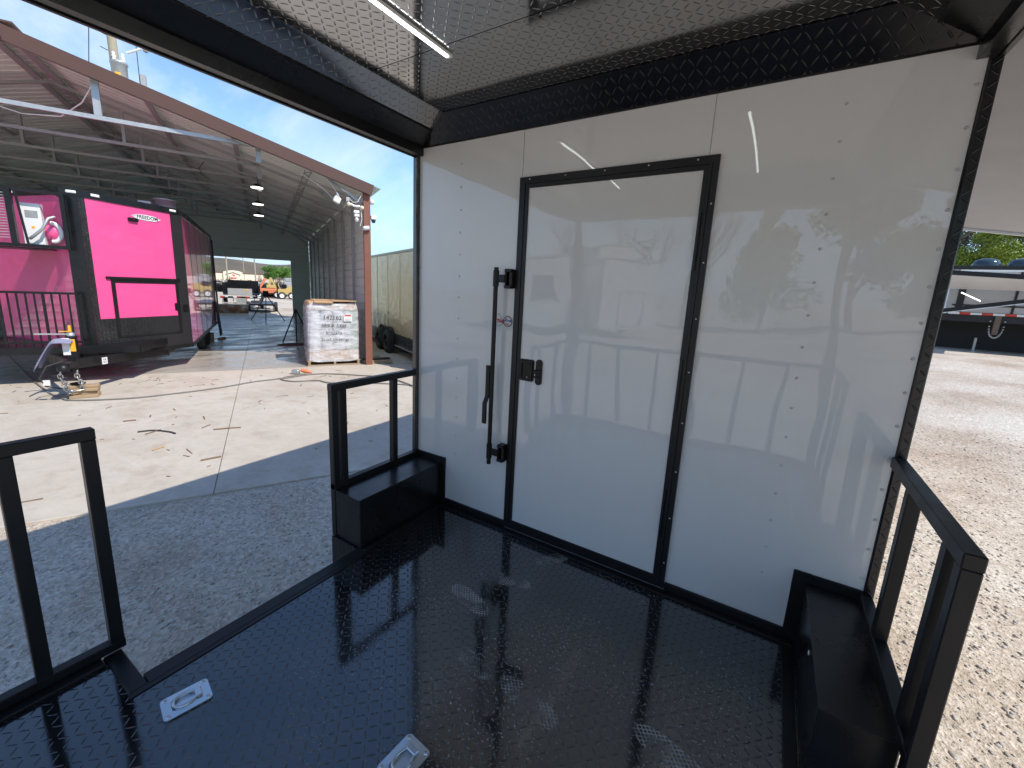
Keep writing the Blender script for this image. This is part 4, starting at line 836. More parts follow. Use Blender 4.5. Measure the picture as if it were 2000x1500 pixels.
for x0_, x1_, z_ in ((-0.58, -0.22, 1.54), (-0.2, 0.1, 1.50), (0.12, 0.56, 1.52)): MB().box((x0_, -dd2 + 0.05, 1.33), (x1_, dd2 - 0.06, z_), 0.03, X=PX).build('carton', 'cardboard', pa)
MB().box((-0.45, -dd2 + 0.0, 1.50), (0.0, dd2 - 0.02, 1.56), 0.02, X=PX @ Matrix.Rotation(0.02, 4, 'X')).build('lid', 'cardboard', pa)
MB().box((0.02, -dd2 - 0.01, 1.545), (0.60, dd2 - 0.02, 1.565), X=PX @ Matrix.Rotation(-0.02, 4, 'Y')).build('lid', 'cardboard', pa)
# wrap shell
nu, nv = 60, 26; vs = []
for j in range(nv):
    v = j / (nv - 1); z = 0.10 + v * 1.42; sq = 1.0 - 0.10 * max(0, (v - 0.82) / 0.18) ** 2 - 0.0 * (v < 0.1)
    for i in range(nu):
        a = 2 * math.pi * i / nu; c_, s_ = math.cos(a), math.sin(a); e = 0.22
        x = math.copysign(abs(c_) ** e, c_) * (w2 + 0.015) * sq; y = math.copysign(abs(s_) ** e, s_) * (dd2 + 0.01) * sq
        k_ = 0.012 * math.sin(i * 1.7 + j * 0.9) * math.sin(j * 1.3)
        vs.append(PX @ Vector((x * (1 + k_), y * (1 + k_), z + 0.012 * math.sin(i * 0.8) * (j in (0, nv - 1)))))
MB().add(vs, [(j * nu + i, j * nu + (i + 1) % nu, (j + 1) * nu + (i + 1) % nu, (j + 1) * nu + i) for j in range(nv - 1) for i in range(nu)], True).build('stretch_wrap', 'wrap', pa)
fXp = PX @ axes((0, -dd2 - 0.040, 0), (1, 0, 0), (0, 0, 1))
for s_, x, z, sz in (('142162', -0.03, 1.16, 0.15), ('684LB. 53JH', 0.0, 0.97, 0.115), ('BULLETS', 0.0, 0.79, 0.10), ('25.365,100 MI7 #L', 0.03, 0.63, 0.088)):
    text('handwriting', s_, sz, 'ink', fXp @ Matrix.Translation((x, z, 0)) @ Matrix.Rotation(-0.02, 4, 'Z'), pa, 0.0006, 0.0)
MB().box((0.24, 1.08, -0.001), (0.44, 1.25, 0.003), X=fXp).build('shipping_label', 'white', pa); MB().box((0.26, 1.205, 0.0035), (0.42, 1.235, 0.005), X=fXp).build('label_print', 'red', pa)
MB().box((0.27, 1.10, 0.0035), (0.38, 1.105, 0.005), X=fXp).box((0.27, 1.13, 0.0035), (0.40, 1.135, 0.005), X=fXp).build('label_lines', 'ink', pa)
# boards next to the post, tripod stands
for k, (l, d, z, ln, rz, m_, lb) in enumerate(((-0.25, 0.15, 0.022, 0.75, 0.02, 'wood', 'bottom yellow board beside the foot of the brown post'), (-0.24, 0.17, 0.068, 0.75, 0.0, 'wood', 'middle yellow board beside the foot of the brown post'), (-0.22, 0.2, 0.114, 0.7, 0.05, 'black', 'dark top board of the pile beside the brown post'), (-0.35, 0.9, 0.022, 0.6, 1.2, 'wood', 'loose pale board behind the brown post'))):
    t_ = thing('board', lb, 'board', tuple(S(l, d, z)), sh.rotation_euler.z + rz, 'boards by the shed post')
    MB().box((-ln / 2, -0.07, 0), (ln / 2, 0.07, 0.042), 0.004, X=wmat(t_)).build('plank', m_, t_)
def tripod(lbl, l, d, h, spread, head):
    t_ = thing('tripod_stand', lbl, 'stand', tuple(S(l, d, 0.022)), sh.rotation_euler.z); X = wmat(t_)
    for a in (20, 150, 265): MB().tube([X @ Vector((0, 0, h)), X @ Vector((spread * math.cos(R(a)), spread * math.sin(R(a)), 0.0))], 0.022, 8).build('leg', 'black', t_)
    if head: MB().box((-0.14, -0.06, h - 0.05), (0.12, 0.08, h + 0.18), 0.01, X=X).build('head', 'blackplastic', t_)
    return t_
tripod('black tripod stand with a box head in the far shed doorway', 2.28, 13.6, 1.35, 0.85, True)
tripod('black tripod stand partly hidden behind the wrapped pallet', 1.45, 4.7, 1.15, 0.5, False)
mt = thing('floor_mat', 'rumpled brown mat under the tripod left of the pallet', 'mat', tuple(S(1.65, 4.2, 0.022)), sh.rotation_euler.z)
MB().lathe([(0.0001, 0.05), (0.3, 0.045), (0.45, 0.01), (0.46, 0.0)], 14, X=wmat(mt) @ Matrix.Scale(1.0, 4) @ Matrix.Diagonal((1, 0.6, 1, 1))).build('mat', 'brown', mt)
# cords on the slab
def cord(name, pts, r, m, label, cat='cord'):
    P = [Vector(p) for p in pts]; out = []
    for i in range(len(P) - 1):
        p0, p1, p2, p3 = P[max(i - 1, 0)], P[i], P[i + 1], P[min(i + 2, len(P) - 1)]
        for k in range(6):
            t = k / 6; out.append(0.5 * ((2 * p1) + (-p0 + p2) * t + (2 * p0 - 5 * p1 + 4 * p2 - p3) * t * t + (-p0 + 3 * p1 - 3 * p2 + p3) * t ** 3))
    out.append(P[-1]); o = MB().tube(out, r, 8).build(name, m); return tag(o, label, cat)
zc = GZ + 0.035
cord('extension_cord', [(-15.8, 0.15, zc), (-11.2, -0.23, zc), (-8.6, -0.37, zc), (-7.64, -0.35, zc), (-7.33, -0.24, zc), (-6.93, 0.3, zc), (-6.78, 0.83, zc), (-6.69, 1.6, zc), (-6.75, 2.3, zc), (-6.65, 2.92, zc), (-6.65, 3.39, zc), (-6.44, 3.77, zc), (-5.83, 4.14, zc), (-5.13, 4.43, zc), (-3.9, 4.1, zc + 0.02)], 0.014, 'cord', 'long grey cord running across the concrete from under the pink trailer')
cord('extension_cord', [(-6.75, 3.35, zc), (-6.75, 2.97, zc), (-6.59, 2.76, zc), (-6.23, 2.83, zc), (-5.99, 3.2, zc), (-5.6, 3.25, zc), (-5.04, 3.77, zc), (-4.29, 4.22, zc), (-3.8, 4.23, zc)], 0.014, 'cord', 'grey cord with a doubled loop in front of the wrapped pallet')
pg = thing('plug', 'orange plug end of the cord lying before the pallet', 'plug', (-6.75, 3.42, GZ + 0.03), 0.6)
MB().tube([wmat(pg) @ Vector(v) for v in ((-0.10, 0, 0.09), (0.0, 0.01, 0.07), (0.13, 0.04, 0.03))], [0.035, 0.05, 0.02], 10).build('plug_body', 'orange', pg); MB().box((-0.30, -0.05, 0.0), (-0.14, 0.06, 0.10), 0.02, X=wmat(pg)).build('connector', 'galv', pg)
k = 0
for pts, r, m_, lb in (([(-4.89, -0.20), (-4.81, -0.05), (-4.60, 0.05), (-4.47, 0.07)], 0.012, 'blackcord', 'curved dark piece of hose on the concrete'), ([(-4.72, -0.17), (-4.79, 0.02)], 0.007, 'twig', 'short twig crossing the curved hose'),
    ([(-4.28, 0.45), (-4.17, 0.63), (-4.10, 0.72)], 0.010, 'twig', 'thin brown stick on the concrete, farther from the slab edge'), ([(-3.27, -0.12), (-3.22, 0.07)], 0.011, 'twig', 'short brown stick on the concrete near the shadow edge'), ([(-5.56, -0.16), (-5.5, -0.03)], 0.010, 'twig', 'small splinter of wood on the concrete near the first rail'), ([(-4.02, -0.33), (-4.05, -0.2)], 0.008, 'cardboard', 'tiny brown scrap between the two sticks')):
    cord('debris_stick', [(x, y, GZ + 0.03) for x, y in pts], r, m_, lb, 'stick')
mb = MB()
for k in range(95):
    l, d = random.uniform(0.5, 6.5), -random.uniform(0.3, 6.4); c_ = S(l, d, 0.024); a_ = random.uniform(0, 3.14); ln = random.choice((0.02, 0.03, 0.04, 0.07)) * random.uniform(0.6, 1.4)
    mb.beam(c_ - Vector((math.cos(a_), math.sin(a_), 0)) * ln, c_ + Vector((math.cos(a_), math.sin(a_), 0.05)) * ln, random.uniform(0.006, 0.018), 0.006)
mb.build('wood_chips', 'twig')['kind'] = 'stuff'
# ================================================================== tan trailer right of the shed
th2 = R(26); tn = thing('cargo_trailer', 'tall tan enclosed trailer with two black wheels, right of the shed', 'trailer', (-8.13, 7.25, GZ), math.atan2(math.cos(th2), math.sin(th2)))
TX = wmat(tn)                                     # local x to the right/outwards, y along depth; near side at x = 0
# near side faces -x? keep the body on the +x side of the near plane
MB().box((0.02, -3.8, 0.34), (2.5, 4.6, 3.06), X=TX).build('body', 'tanpaint', tn)
mb = MB(); mb.box((-0.012, -3.8, 0.36), (0.02, 4.6, 0.66), X=TX); mb.box((0.03, -3.8, 0.28), (2.49, 4.6, 0.339), X=TX); mb.build('skirt', 'blacksheet', tn)
mb = MB(); mb.box((-0.02, -3.85, 3.03), (2.54, 4.65, 3.10), 0.02, X=TX); mb.build('roof_trim', 'galvdull', tn)
mb = MB()
for k in range(-3, 4): mb.box((0.012, k * 1.21 + 0.3, 0.67), (0.0195, k * 1.21 + 0.312, 3.03), X=TX)
mb.build('panel_seams', 'tanpaint', tn)
arc = [(0.86 + 0.46 * math.cos(R(a)), 0.36 + 0.46 * math.sin(R(a))) for a in range(0, 110, 10)] + [(0.0 + 0.46 * math.cos(R(a)), 0.36 + 0.46 * math.sin(R(a))) for a in range(70, 181, 10)]
pl = [(y, z) for y, z in arc]; n = len(pl)
mb = MB(); mb.add([TX @ Vector((-0.0135, y, z)) for y, z in pl] + [TX @ Vector((0.018, y, z)) for y, z in pl], [tuple(range(n)), tuple(range(n, 2 * n))[::-1]] + [(i, n + i, n + (i + 1) % n, (i + 1) % n) for i in range(n)]); mb.build('wheel_well', 'ink', tn)
MB().tube([TX @ Vector((-0.03, y, z)) for y, z in pl], 0.022, 8).build('wheel_arch', 'black', tn)
for cy in (0.0, 0.86):
    for xx, s_ in ((-0.06, -1), (2.5, 1)): wheel(tn, TX @ Vector((xx, cy, 0.36)), TX.to_3x3() @ Vector((s_, 0, 0)), 0.36, 0.22)
mb = MB(); mb.box((-0.03, -3.0, 0.30), (-0.0, -2.9, 0.62), X=TX); mb.beam(TX @ Vector((-0.01, -3.8, 0.30)), TX @ Vector((-0.01, -0.5, 0.30)), 0.04, 0.03); mb.build('side_step', 'galv', tn)
mb = MB(); mb.box((-0.03, -2.32, 0.52), (-0.012, -2.2, 0.56), 0.004, X=TX); mb.build('marker_lamp', 'lamp', tn)
mb = MB(); mb.beam(TX @ Vector((1.25, -3.8, 0.45)), TX @ Vector((1.25, -5.0, 0.45)), 0.1, 0.12); mb.build('tongue', 'black', tn)
MB().box((1.2, -4.95, 0.0), (1.3, -4.85, 0.39), X=TX).build('jack', 'black', tn)
# ================================================================== yard beyond the shed
def at(l, d): p = S(l, d, 0); return (p.x, p.y, float(ground_z(p.x, p.y)))
def yard(name, label, cat, l, d, group=None, rz=0.0): return thing(name, label, cat, at(l, d), sh.rotation_euler.z + rz, group)
o = yard('dump_trailer', 'black dump trailer with red and white reflective tape beyond the shed', 'trailer', 3.65, 22); X = wmat(o)
mb = MB(); mb.box((-1.05, 0.1, 0.98), (1.0, 4.6, 1.06), X=X); mb.box((-1.07, 0.1, 1.06), (-1.0, 4.6, 1.78), X=X); mb.box((0.95, 0.1, 1.06), (1.02, 4.6, 1.66), X=X); mb.box((-1.0, 4.5, 1.06), (0.95, 4.6, 1.95), X=X); mb.build('dump_box', 'blacksheet', o)
mb = MB()
for k in range(7): mb.box((1.021, 0.2 + k * 0.6, 1.06), (1.06, 0.28 + k * 0.6, 1.66), X=X)
mb.build('side_ribs', 'black', o)
MB().box((-0.78, 0.0, 1.0), (0.6, 0.06, 1.42), X=X).build('tailgate', 'greybody', o)
MB().box((-1.22, -0.05, 0.78), (1.22, 0.09, 0.90), X=X).build('bumper', 'black', o)
for k in range(4): MB().box((-1.2 + k * 0.7, -0.06, 0.82), (-1.0 + k * 0.7, -0.0505, 0.90), X=X).build('reflector', 'red' if k % 2 == 0 else 'white', o)
for k in range(3): MB().box((-0.98 + k * 0.7 + 0.02, -0.06, 0.84), (-0.78 + k * 0.7, -0.0505, 0.89), X=X).build('reflector', 'white' if k != 1 else 'red', o)
mb = MB(); mb.box((-1.1, 0.12, 0.42), (1.1, 0.2, 0.5), X=X)
for x in (-1.08, -0.5, 0.25, 0.7, 1.04): mb.box((x - 0.025, 0.1, 0.1), (x + 0.025, 0.16, 0.78), X=X)
mb.build('rear_ladder', 'greybody', o)
MB().box((-0.35, -0.04, 0.42), (0.25, 0.02, 0.76), X=X).build('mud_plate', 'galvdull', o)
for yy in (1.6, 2.5):
    for xx, s_ in ((-1.1, -1), (1.1, 1)): wheel(o, X @ Vector((xx, yy, 0.37)), X.to_3x3() @ Vector((s_, 0, 0)), 0.37, 0.22)
MB().box((0.1, -0.01, 1.30), (0.42, 0.0, 1.36), X=X).build('warning_label', 'safety', o)
mb = MB()
for k in range(6): mb.box((-1.9 + k * 0.17, 0.4, 1.15 + 0.0 * k), (-1.87 + k * 0.17, 3.2, 1.80 - k * 0.05), X=X)
mb.box((-1.9, 0.38, 1.78), (-1.05, 0.42, 1.84), X=X); mb.box((-1.9, 0.38, 1.15), (-1.05, 0.42, 1.2), X=X); mb.build('side_rail', 'black', o)
o = yard('plough_blade', 'rusty steel blade with a cream edge on the ground beyond the shed floor', 'blade', 4.0, 18.0); X = wmat(o)
vs = []; 
for i in range(9):
    t_ = i / 8; yy = 0.16 * (2 * t_ - 1) ** 2; 
    for x in (-0.78, 0.78): vs.append(X @ Vector((x, yy, 0.05 + 0.56 * t_)))
b_ = MB().add(vs, [(2 * i, 2 * i + 1, 2 * i + 3, 2 * i + 2) for i in range(8)], True).build('blade', 'rust', o); so = b_.modifiers.new('s', 'SOLIDIFY'); so.thickness = 0.03
MB().box((-0.79, -0.03, 0.0), (0.79, 0.06, 0.10), X=X).build('cutting_edge', 'cream', o); MB().box((-0.79, 0.10, 0.58), (0.79, 0.2, 0.63), X=X).build('top_rib', 'cream', o)
o = yard('flatbed_trailer', 'low black flatbed trailer seen end-on beside the rusty blade', 'trailer', 2.5, 19.2); X = wmat(o)
mb = MB(); mb.box((-0.68, 0, 0.50), (0.68, 5, 0.60), X=X); mb.box((-0.66, 0, 0.12), (0.66, 0.1, 0.2), X=X)
for x in (-0.66, -0.2, 0.1, 0.62): mb.box((x - 0.02, 0.0, 0.12), (x + 0.03, 0.08, 0.5), X=X)
mb.build('frame', 'black', o); MB().box((-0.6, -0.02, 0.24), (0.6, 0.0, 0.30), X=X).build('tail_bar', 'galvdull', o)
for xx, s_ in ((-0.8, -1), (0.8, 1)): wheel(o, X @ Vector((xx, 2.0, 0.33)), X.to_3x3() @ Vector((s_, 0, 0)), 0.33, 0.2)
o = yard('boom_lift', 'orange and yellow boom lift standing in the sunlit yard', 'lift', 2.0, 40); X = wmat(o)
MB().box((-1.1, 0, 0.45), (1.1, 2.2, 0.95), 0.08, X=X).build('chassis', 'orange', o)
for a, b, w, m_ in (((-0.8, 0.5, 0.9), (-0.1, 0.5, 2.0), 0.22, 'orange'), ((0.35, 0.4, 2.1), (0.9, 0.4, 0.8), 0.16, 'liftyellow'), ((0.35, 0.4, 2.1), (0.15, 0.4, 1.2), 0.2, 'liftyellow'), ((0.8, 0.4, 1.9), (1.35, 0.4, 0.6), 0.09, 'liftyellow')):
    MB().beam(X @ Vector(a), X @ Vector(b), w, w).build('boom', m_, o)
MB().box((-0.1, 0.2, 1.0), (0.7, 1.0, 1.35), 0.05, X=X).build('engine_cover', 'liftyellow', o)
for xx, yy in ((-0.85, 0.3), (0.85, 0.3), (-0.85, 1.8), (0.85, 1.8)): wheel(o, X @ Vector((xx, yy - 0.35, 0.36)), X.to_3x3() @ Vector((0, -1, 0)), 0.36, 0.2, 'white')
o = yard('forklift', 'yellow forklift with a white wheel centre at the right of the doorway', 'forklift', 0.2, 38); X = wmat(o)
vs = [(-0.9, 0.55), (0.6, 0.4), (0.75, 0.9), (0.5, 1.25), (0.1, 1.32), (-0.2, 1.05), (-0.9, 1.0)]
mb = MB(); n = len(vs); mb.add([X @ Vector((a, 0.0, b)) for a, b in vs] + [X @ Vector((a, 1.1, b)) for a, b in vs], [tuple(range(n)), tuple(range(n, 2 * n))[::-1]] + [(i, n + i, n + (i + 1) % n, (i + 1) % n) for i in range(n)]); mb.build('body', 'liftyellow', o)
MB().box((-1.0, 0.1, 0.2), (-0.88, 1.0, 1.7), X=X).build('mast', 'black', o); MB().box((-0.5, 0.25, 1.0), (-0.05, 0.8, 1.5), 0.08, X=X).build('seat', 'blackplastic', o)
for xx in (-0.55, 0.35): wheel(o, X @ Vector((xx, -0.05, 0.36)), X.to_3x3() @ Vector((0, -1, 0)), 0.36, 0.2, 'white')
lbs = ['left one of the black tyre stacks behind the boom lift', 'middle black tyre stack behind the boom lift', 'right one of the black tyre stacks, nearest the forklift']
for k, l in enumerate((2.15, 1.25, 0.62)):
    for j in range(5):
        t_ = thing('tyre', ['bottom', 'second', 'third', 'fourth', 'top'][j] + ' tyre of the ' + lbs[k].replace('black tyre stacks', 'tyre stacks').replace('black tyre stack', 'tyre stack'), 'tyre', tuple(Vector(at(l, 43)) + Vector((0, 0, 0.14 + j * 0.275))), 0, 'tyres stacked in the yard')
        MB().lathe([(0.28, -0.12), (0.5, -0.13), (0.57, -0.06), (0.57, 0.06), (0.5, 0.13), (0.28, 0.12), (0.28, -0.12)], 20, X=wmat(t_)).build('tread', 'rubber', t_)
for k, (l, d, m_, lb, sz) in enumerate(((-0.35, 46, 'greybody', 'grey enclosed box at the right edge of the doorway view', (1.1, 2.2, 2.1)), (2.9, 45, 'blacksheet', 'dark stack of equipment behind the dump trailer, left', (1.3, 1.0, 1.5)), (4.0, 47, 'blacksheet', 'long dark implement behind the dump trailer', (1.8, 1.0, 1.15)))):
    o = yard('equipment', lb, 'equipment', l, d); X = wmat(o)
    MB().box((-sz[0] / 2, 0, 0.12), (sz[0] / 2, sz[1], sz[2] * 0.8), 0.06, X=X).build('casing', m_, o); MB().box((-sz[0] / 2 + 0.1, 0.1, sz[2] * 0.8), (sz[0] / 2 - 0.3, sz[1] - 0.1, sz[2]), 0.06, X=X).build('top', 'galvdull', o)
    mb = MB(); mb.box((-sz[0] / 2, -0.03, 0.0), (-sz[0] / 2 + 0.1, 0.1, sz[2]), X=X); mb.box((sz[0] / 2 - 0.1, -0.03, 0.0), (sz[0] / 2, 0.1, sz[2]), X=X); mb.build('frame', 'steel', o)
o = yard('store_building', 'cream store front with a red and green emblem far beyond the yard', 'building', 10.6, 150); X = wmat(o)
mb = MB(); mb.box((-9, 0, 0), (9, 14, 2.1), X=X)
pr = [(-2.6, 0.0), (2.6, 0.0), (2.6, 2.5), (1.6, 2.9), (0, 3.05), (-1.6, 2.9), (-2.6, 2.5)]; n = len(pr); mb.add([X @ Vector((a, -0.6, b)) for a, b in pr] + [X @ Vector((a, 0.4, b)) for a, b in pr], [tuple(range(n)), tuple(range(n, 2 * n))[::-1]] + [(i, n + i, n + (i + 1) % n, (i + 1) % n) for i in range(n)])
mb.build('wall', 'cream', o)
mb = MB(); mb.beam(X @ Vector((-2.0, -0.65, 1.6)), X @ Vector((0, -0.65, 2.4)), 0.1, 0.16); mb.beam(X @ Vector((2.0, -0.65, 1.6)), X @ Vector((0, -0.65, 2.4)), 0.1, 0.16); mb.box((-9.1, -0.1, 2.1), (-2.61, 0.05, 2.3), X=X); mb.box((2.61, -0.1, 2.1), (9.1, 0.05, 2.3), X=X); mb.build('roof_band', 'brown', o)
MB().box((-0.7, -0.66, 0.5), (0.9, -0.61, 0.85), X=X).build('sign', 'red', o); MB().box((0.1, -0.66, 1.25), (0.45, -0.61, 1.75), X=X).box((-0.25, -0.66, 1.5), (0.0, -0.61, 1.8), X=X).build('emblem', 'red', o)
for k, (l, d, h, lb) in enumerate(((6.7, 60, 5.2, 'wooden utility pole on the left in the shed doorway'), (3.3, 60, 5.4, 'wooden utility pole in the middle of the shed doorway'), (4.75, 62, 6.5, 'thin twin pole between the two poles in the doorway'))):
    o = yard('utility_pole', lb, 'pole', l, d); b = Vector(at(l, d)); Xp = wmat(o)
    MB().tube([b, b + Vector((0, 0, h))], 0.10 if k < 2 else 0.05, 8).build('pole', 'poleswood', o); MB().beam(Xp @ Vector((-0.6, 0, h - 0.3)), Xp @ Vector((0.6, 0, h - 0.3)), 0.08, 0.08).build('crossarm', 'poleswood', o)
mb = MB()
for k in range(4): 
    pts = [S(14, 60.2, 5.6 + 0.35 * k), S(10, 60.2, 5.25 + 0.35 * k), S(6.7, 60.2, 5.1 + 0.25 * k), S(5.0, 60.2, 4.7 + 0.25 * k), S(3.3, 60.2, 5.0 + 0.2 * k), S(0, 60.2, 5.1 + 0.2 * k), S(-4, 60.2, 5.6 + 0.2 * k)]
    mb.tube(pts, 0.012, 4)
tag(mb.build('power_line', 'blackcord'), 'thin power lines crossing the sky in the shed doorway', 'power line')
# hills on the horizon
def hill(name, l0, l1, dist, h, m_, sd):
    nL, nD = 70, 8; vs = []; r_ = random.Random(sd); ph = [r_.uniform(0, 6.3) for _ in range(5)]
    for i in range(nL):
        t_ = i / (nL - 1); l = l0 + (l1 - l0) * t_; prof = 0.68 + 0.06 * math.sin(3 * t_ * 3 + ph[0]) + 0.04 * math.sin(27 * t_ + ph[1]) + 0.05 * math.sin(41 * t_ + ph[2])
        for j in range(nD):
            s_ = j / (nD - 1); p = S(l, dist + s_ * dist * 0.6); vs.append((p.x, p.y, float(ground_z(p.x, p.y)) - 1 + (h + 1) * prof * math.sin(min(1, s_ * 1.4) * math.pi / 2)))
    struct(MB().add(vs, [(i * nD + j, i * nD + j + 1, (i + 1) * nD + j + 1, (i + 1) * nD + j) for i in range(nL - 1) for j in range(nD - 1)], True).build(name, m_))
hill('hills', 260, -260, 330, 26.0, 'field', 3)
struct(MB().slab([S(90, 75, 0) + Vector((0, 0, 0.75)), S(-50, 75, 0) + Vector((0, 0, 0.75)), S(-160, 320, 0) + Vector((0, 0, 2.55)), S(220, 320, 0) + Vector((0, 0, 2.55))][::-1], 0.02).build('scrub_field', 'field'))
# ================================================================== trees
def leafcloud(centres, radii, nper, size, flat=0.8):
    c = np.array(centres); r_ = np.array(radii); k = rng.integers(0, len(c), nper)
    d = rng.normal(0, 1, (nper, 3)); d /= np.linalg.norm(d, axis=1)[:, None]; rr = rng.random(nper) ** 0.4
    p = c[k] + d * (rr * r_[k])[:, None] * np.array([1, 1, flat])
    a = rng.normal(0, 1, (nper, 3)); a /= np.linalg.norm(a, axis=1)[:, None]; b = np.cross(a, rng.normal(0, 1, (nper, 3))); b /= np.linalg.norm(b, axis=1)[:, None]
    s = size * rng.uniform(0.6, 1.5, nper)[:, None]
    V = np.stack([p - a * s, p + b * s * 0.5, p + a * s, p - b * s * 0.5], 1).reshape(-1, 3)
    return V, np.arange(nper * 4).reshape(-1, 4)
def branches(mb, p, d, ln, r, depth, tips):
    q = p + d * ln; mid = p + d * ln * 0.5 + Vector((random.uniform(-1, 1), random.uniform(-1, 1), 0)) * ln * 0.06
    mb.tube([p, mid, q], [r, r * 0.82, r * 0.62], 5 if depth < 3 else 4, False); tips.append(q)
    if depth == 0: return
    for _ in range(3 if depth > 1 else 3):
        nd = (d + Vector((random.uniform(-1, 1), random.uniform(-1, 1), random.uniform(-0.25, 0.7))) * 0.75).normalized(); branches(mb, q if random.random() < 0.65 else mid, nd, ln * random.uniform(0.6, 0.8), r * 0.55, depth - 1, tips)
def tree(name, label, base, h, kind, leaf, lr, nl, group=None, ls=0.12):
    o = thing(name, label, 'tree', tuple(base), 0, group); b = Vector(base); mb = MB(); tips = []
    if kind == 'bare': branches(mb, b, Vector((0.03, 0.02, 1)), h * 0.32, h * 0.022, 5, tips); mb.build('trunk', 'bark', o); return o
    if kind == 'conifer':
        mb.tube([b, b + Vector((0, 0, h * 0.95))], [h * 0.02, h * 0.004], 7); cs, rs = [], []
        for k in range(26):
            t_ = random.random() ** 0.8; w = (1 - t_) * lr + 0.12; a = random.uniform(0, 6.28); cs.append(tuple(b + Vector((w * 0.6 * math.cos(a), w * 0.6 * math.sin(a), h * (0.12 + 0.86 * t_))))); rs.append(0.5 * w + 0.2)
    else:
        branches(mb, b, Vector((0.02, 0.0, 1)), h * 0.36, h * 0.025, 3, tips); cs = [tuple(t_) for t_ in tips if t_.z > b.z + h * 0.35]; rs = [lr * random.uniform(0.25, 0.5) for _ in cs]
    mb.build('trunk', 'bark', o)
    V, F = leafcloud(cs, rs, nl, ls); mc = MB(); mc.v = V.tolist(); mc.f = F.tolist(); mc.sm = [False] * len(F); mc.build('crown', leaf, o); return o
def gpt(x, y): return (x, y, float(ground_z(x, y)))
# doorway trees
for k, (l, d, h, kd, lf, lr, nl, lb) in enumerate(((1.3, 52, 3.7, 'leafy', 'leafD', 1.1, 5000, 'bright green tree in the middle of the shed doorway view'), (-0.75, 52, 3.9, 'leafy', 'leafD', 1.2, 5000, 'bright green tree at the right jamb of the shed doorway'), (2.6, 56, 3.6, 'bare', None, 0, 0, 'bare grey tree left of the bright green doorway tree'), (0.3, 57, 4.2, 'bare', None, 0, 0, 'bare grey tree between the two green doorway trees'))):
    tree('yard_tree', lb, at(l, d), h, kd, lf, lr, nl, 'trees seen through the shed doorway', 0.07)
for k in range(16):
    l = 9.0 - k * 0.66; o = yard('scrub_bush', '', 'bush', l, 54 + (k * 7) % 5, 'brown scrub along the yard edge'); b = Vector(o.location); h = 1.0 + 0.8 * random.random()
    o['label'] = 'brown scrub bush number %d counted from the left at the far yard edge' % (k + 1) if False else ['leftmost', 'second', 'third', 'fourth', 'fifth', 'sixth', 'seventh', 'eighth', 'ninth', 'tenth', 'eleventh', 'twelfth', 'thirteenth', 'fourteenth', 'fifteenth', 'rightmost'][k] + ' brown scrub bush from the left along the far yard edge'
    V, F = leafcloud([tuple(b + Vector((random.uniform(-.4, .4), random.uniform(-.4, .4), random.uniform(0.2, h)))) for _ in range(8)], [0.45] * 8, 700, 0.06); mc = MB(); mc.v = V.tolist(); mc.f = F.tolist(); mc.sm = [False] * len(F); mc.build('crown', 'leafC', o)
tree('bare_tree', 'bare grey tree top showing beside the white wall above the tan trailer', gpt(-14.0, 18.2), 7.6, 'bare', None, 0, 0)
# tall utility pole with transformer behind the shed
up = thing('utility_pole', 'tall weathered utility pole with transformer rising above the brown shed rake', 'pole', gpt(-28.4, 7.5)); b = Vector(up.location)
top = 15.6; ZP = 12.5
MB().tube([b, Vector((-28.45, 7.45, 8)), Vector((-28.5, 7.3, top))], [0.30, 0.23, 0.17], 14).build('pole', 'poleswood', up)
uX = Matrix.Translation((-28.5, 7.36, 0)) @ Matrix.Rotation(math.atan2(0.9, 0.45), 4, 'Z')
MB().lathe([(0.0001, 10.6), (0.30, 10.62), (0.33, 10.8), (0.33, 12.0), (0.37, 12.02), (0.37, 12.12), (0.2, 12.2), (0.0001, 12.22)], 22, X=uX @ Matrix.Translation((0.22, -0.35, 0))).build('transformer', 'galv', up)
MB().box((0.08, -0.72, 11.42), (0.3, -0.66, 11.55), X=uX).build('transformer_label', 'safety', up)
for x in (0.05, 0.4): MB().lathe([(0.06, 12.15), (0.1, 12.25), (0.05, 12.3), (0.1, 12.4), (0.05, 12.45), (0.08, 12.55), (0.0001, 12.6)], 10, X=uX @ Matrix.Translation((x, -0.35, 0))).build('bushing', 'white', up)
MB().tube([uX @ Vector((0.2, 0, 14.0)), uX @ Vector((1.25, -0.1, 14.1))], 0.05, 8).build('insulator_arm', 'white', up)
MB().lathe([(0.05, 13.0), (0.13, 13.05), (0.05, 13.2), (0.16, 13.35), (0.05, 13.5), (0.16, 13.7), (0.04, 13.85), (0.10, 14.0), (0.04, 14.1)], 10, X=uX @ Matrix.Translation((1.35, -0.1, 0))).build('insulator', 'galvdull', up)
MB().tube([uX @ Vector((0.55, -0.1, 12.75)), uX @ Vector((1.2, -0.2, 13.1))], 0.06, 8).build('fuse_cutout', 'white', up)
MB().box((1.0, -0.3, 11.2), (1.25, 0.0, 11.85), 0.02, X=uX).build('junction_box', 'galvdull', up)
mb = MB(); mb.tube([uX @ Vector((0.95, 0, 15.4)), uX @ Vector((0.95, 0, 11.4))], 0.02, 5); mb.tube([uX @ Vector((-0.7, 0.1, 15.2)), uX @ Vector((-1.2, 0.4, 11.0)), uX @ Vector((-1.6, 1.0, 0.5))], 0.02, 5)
for z in (12.7, 13.4, 14.1): mb.tube([uX @ Vector((-0.5, 0, z + 0.1)), uX @ Vector((-0.2, 0, z))], 0.02, 5)
mb.build('wire', 'blackcord', up)
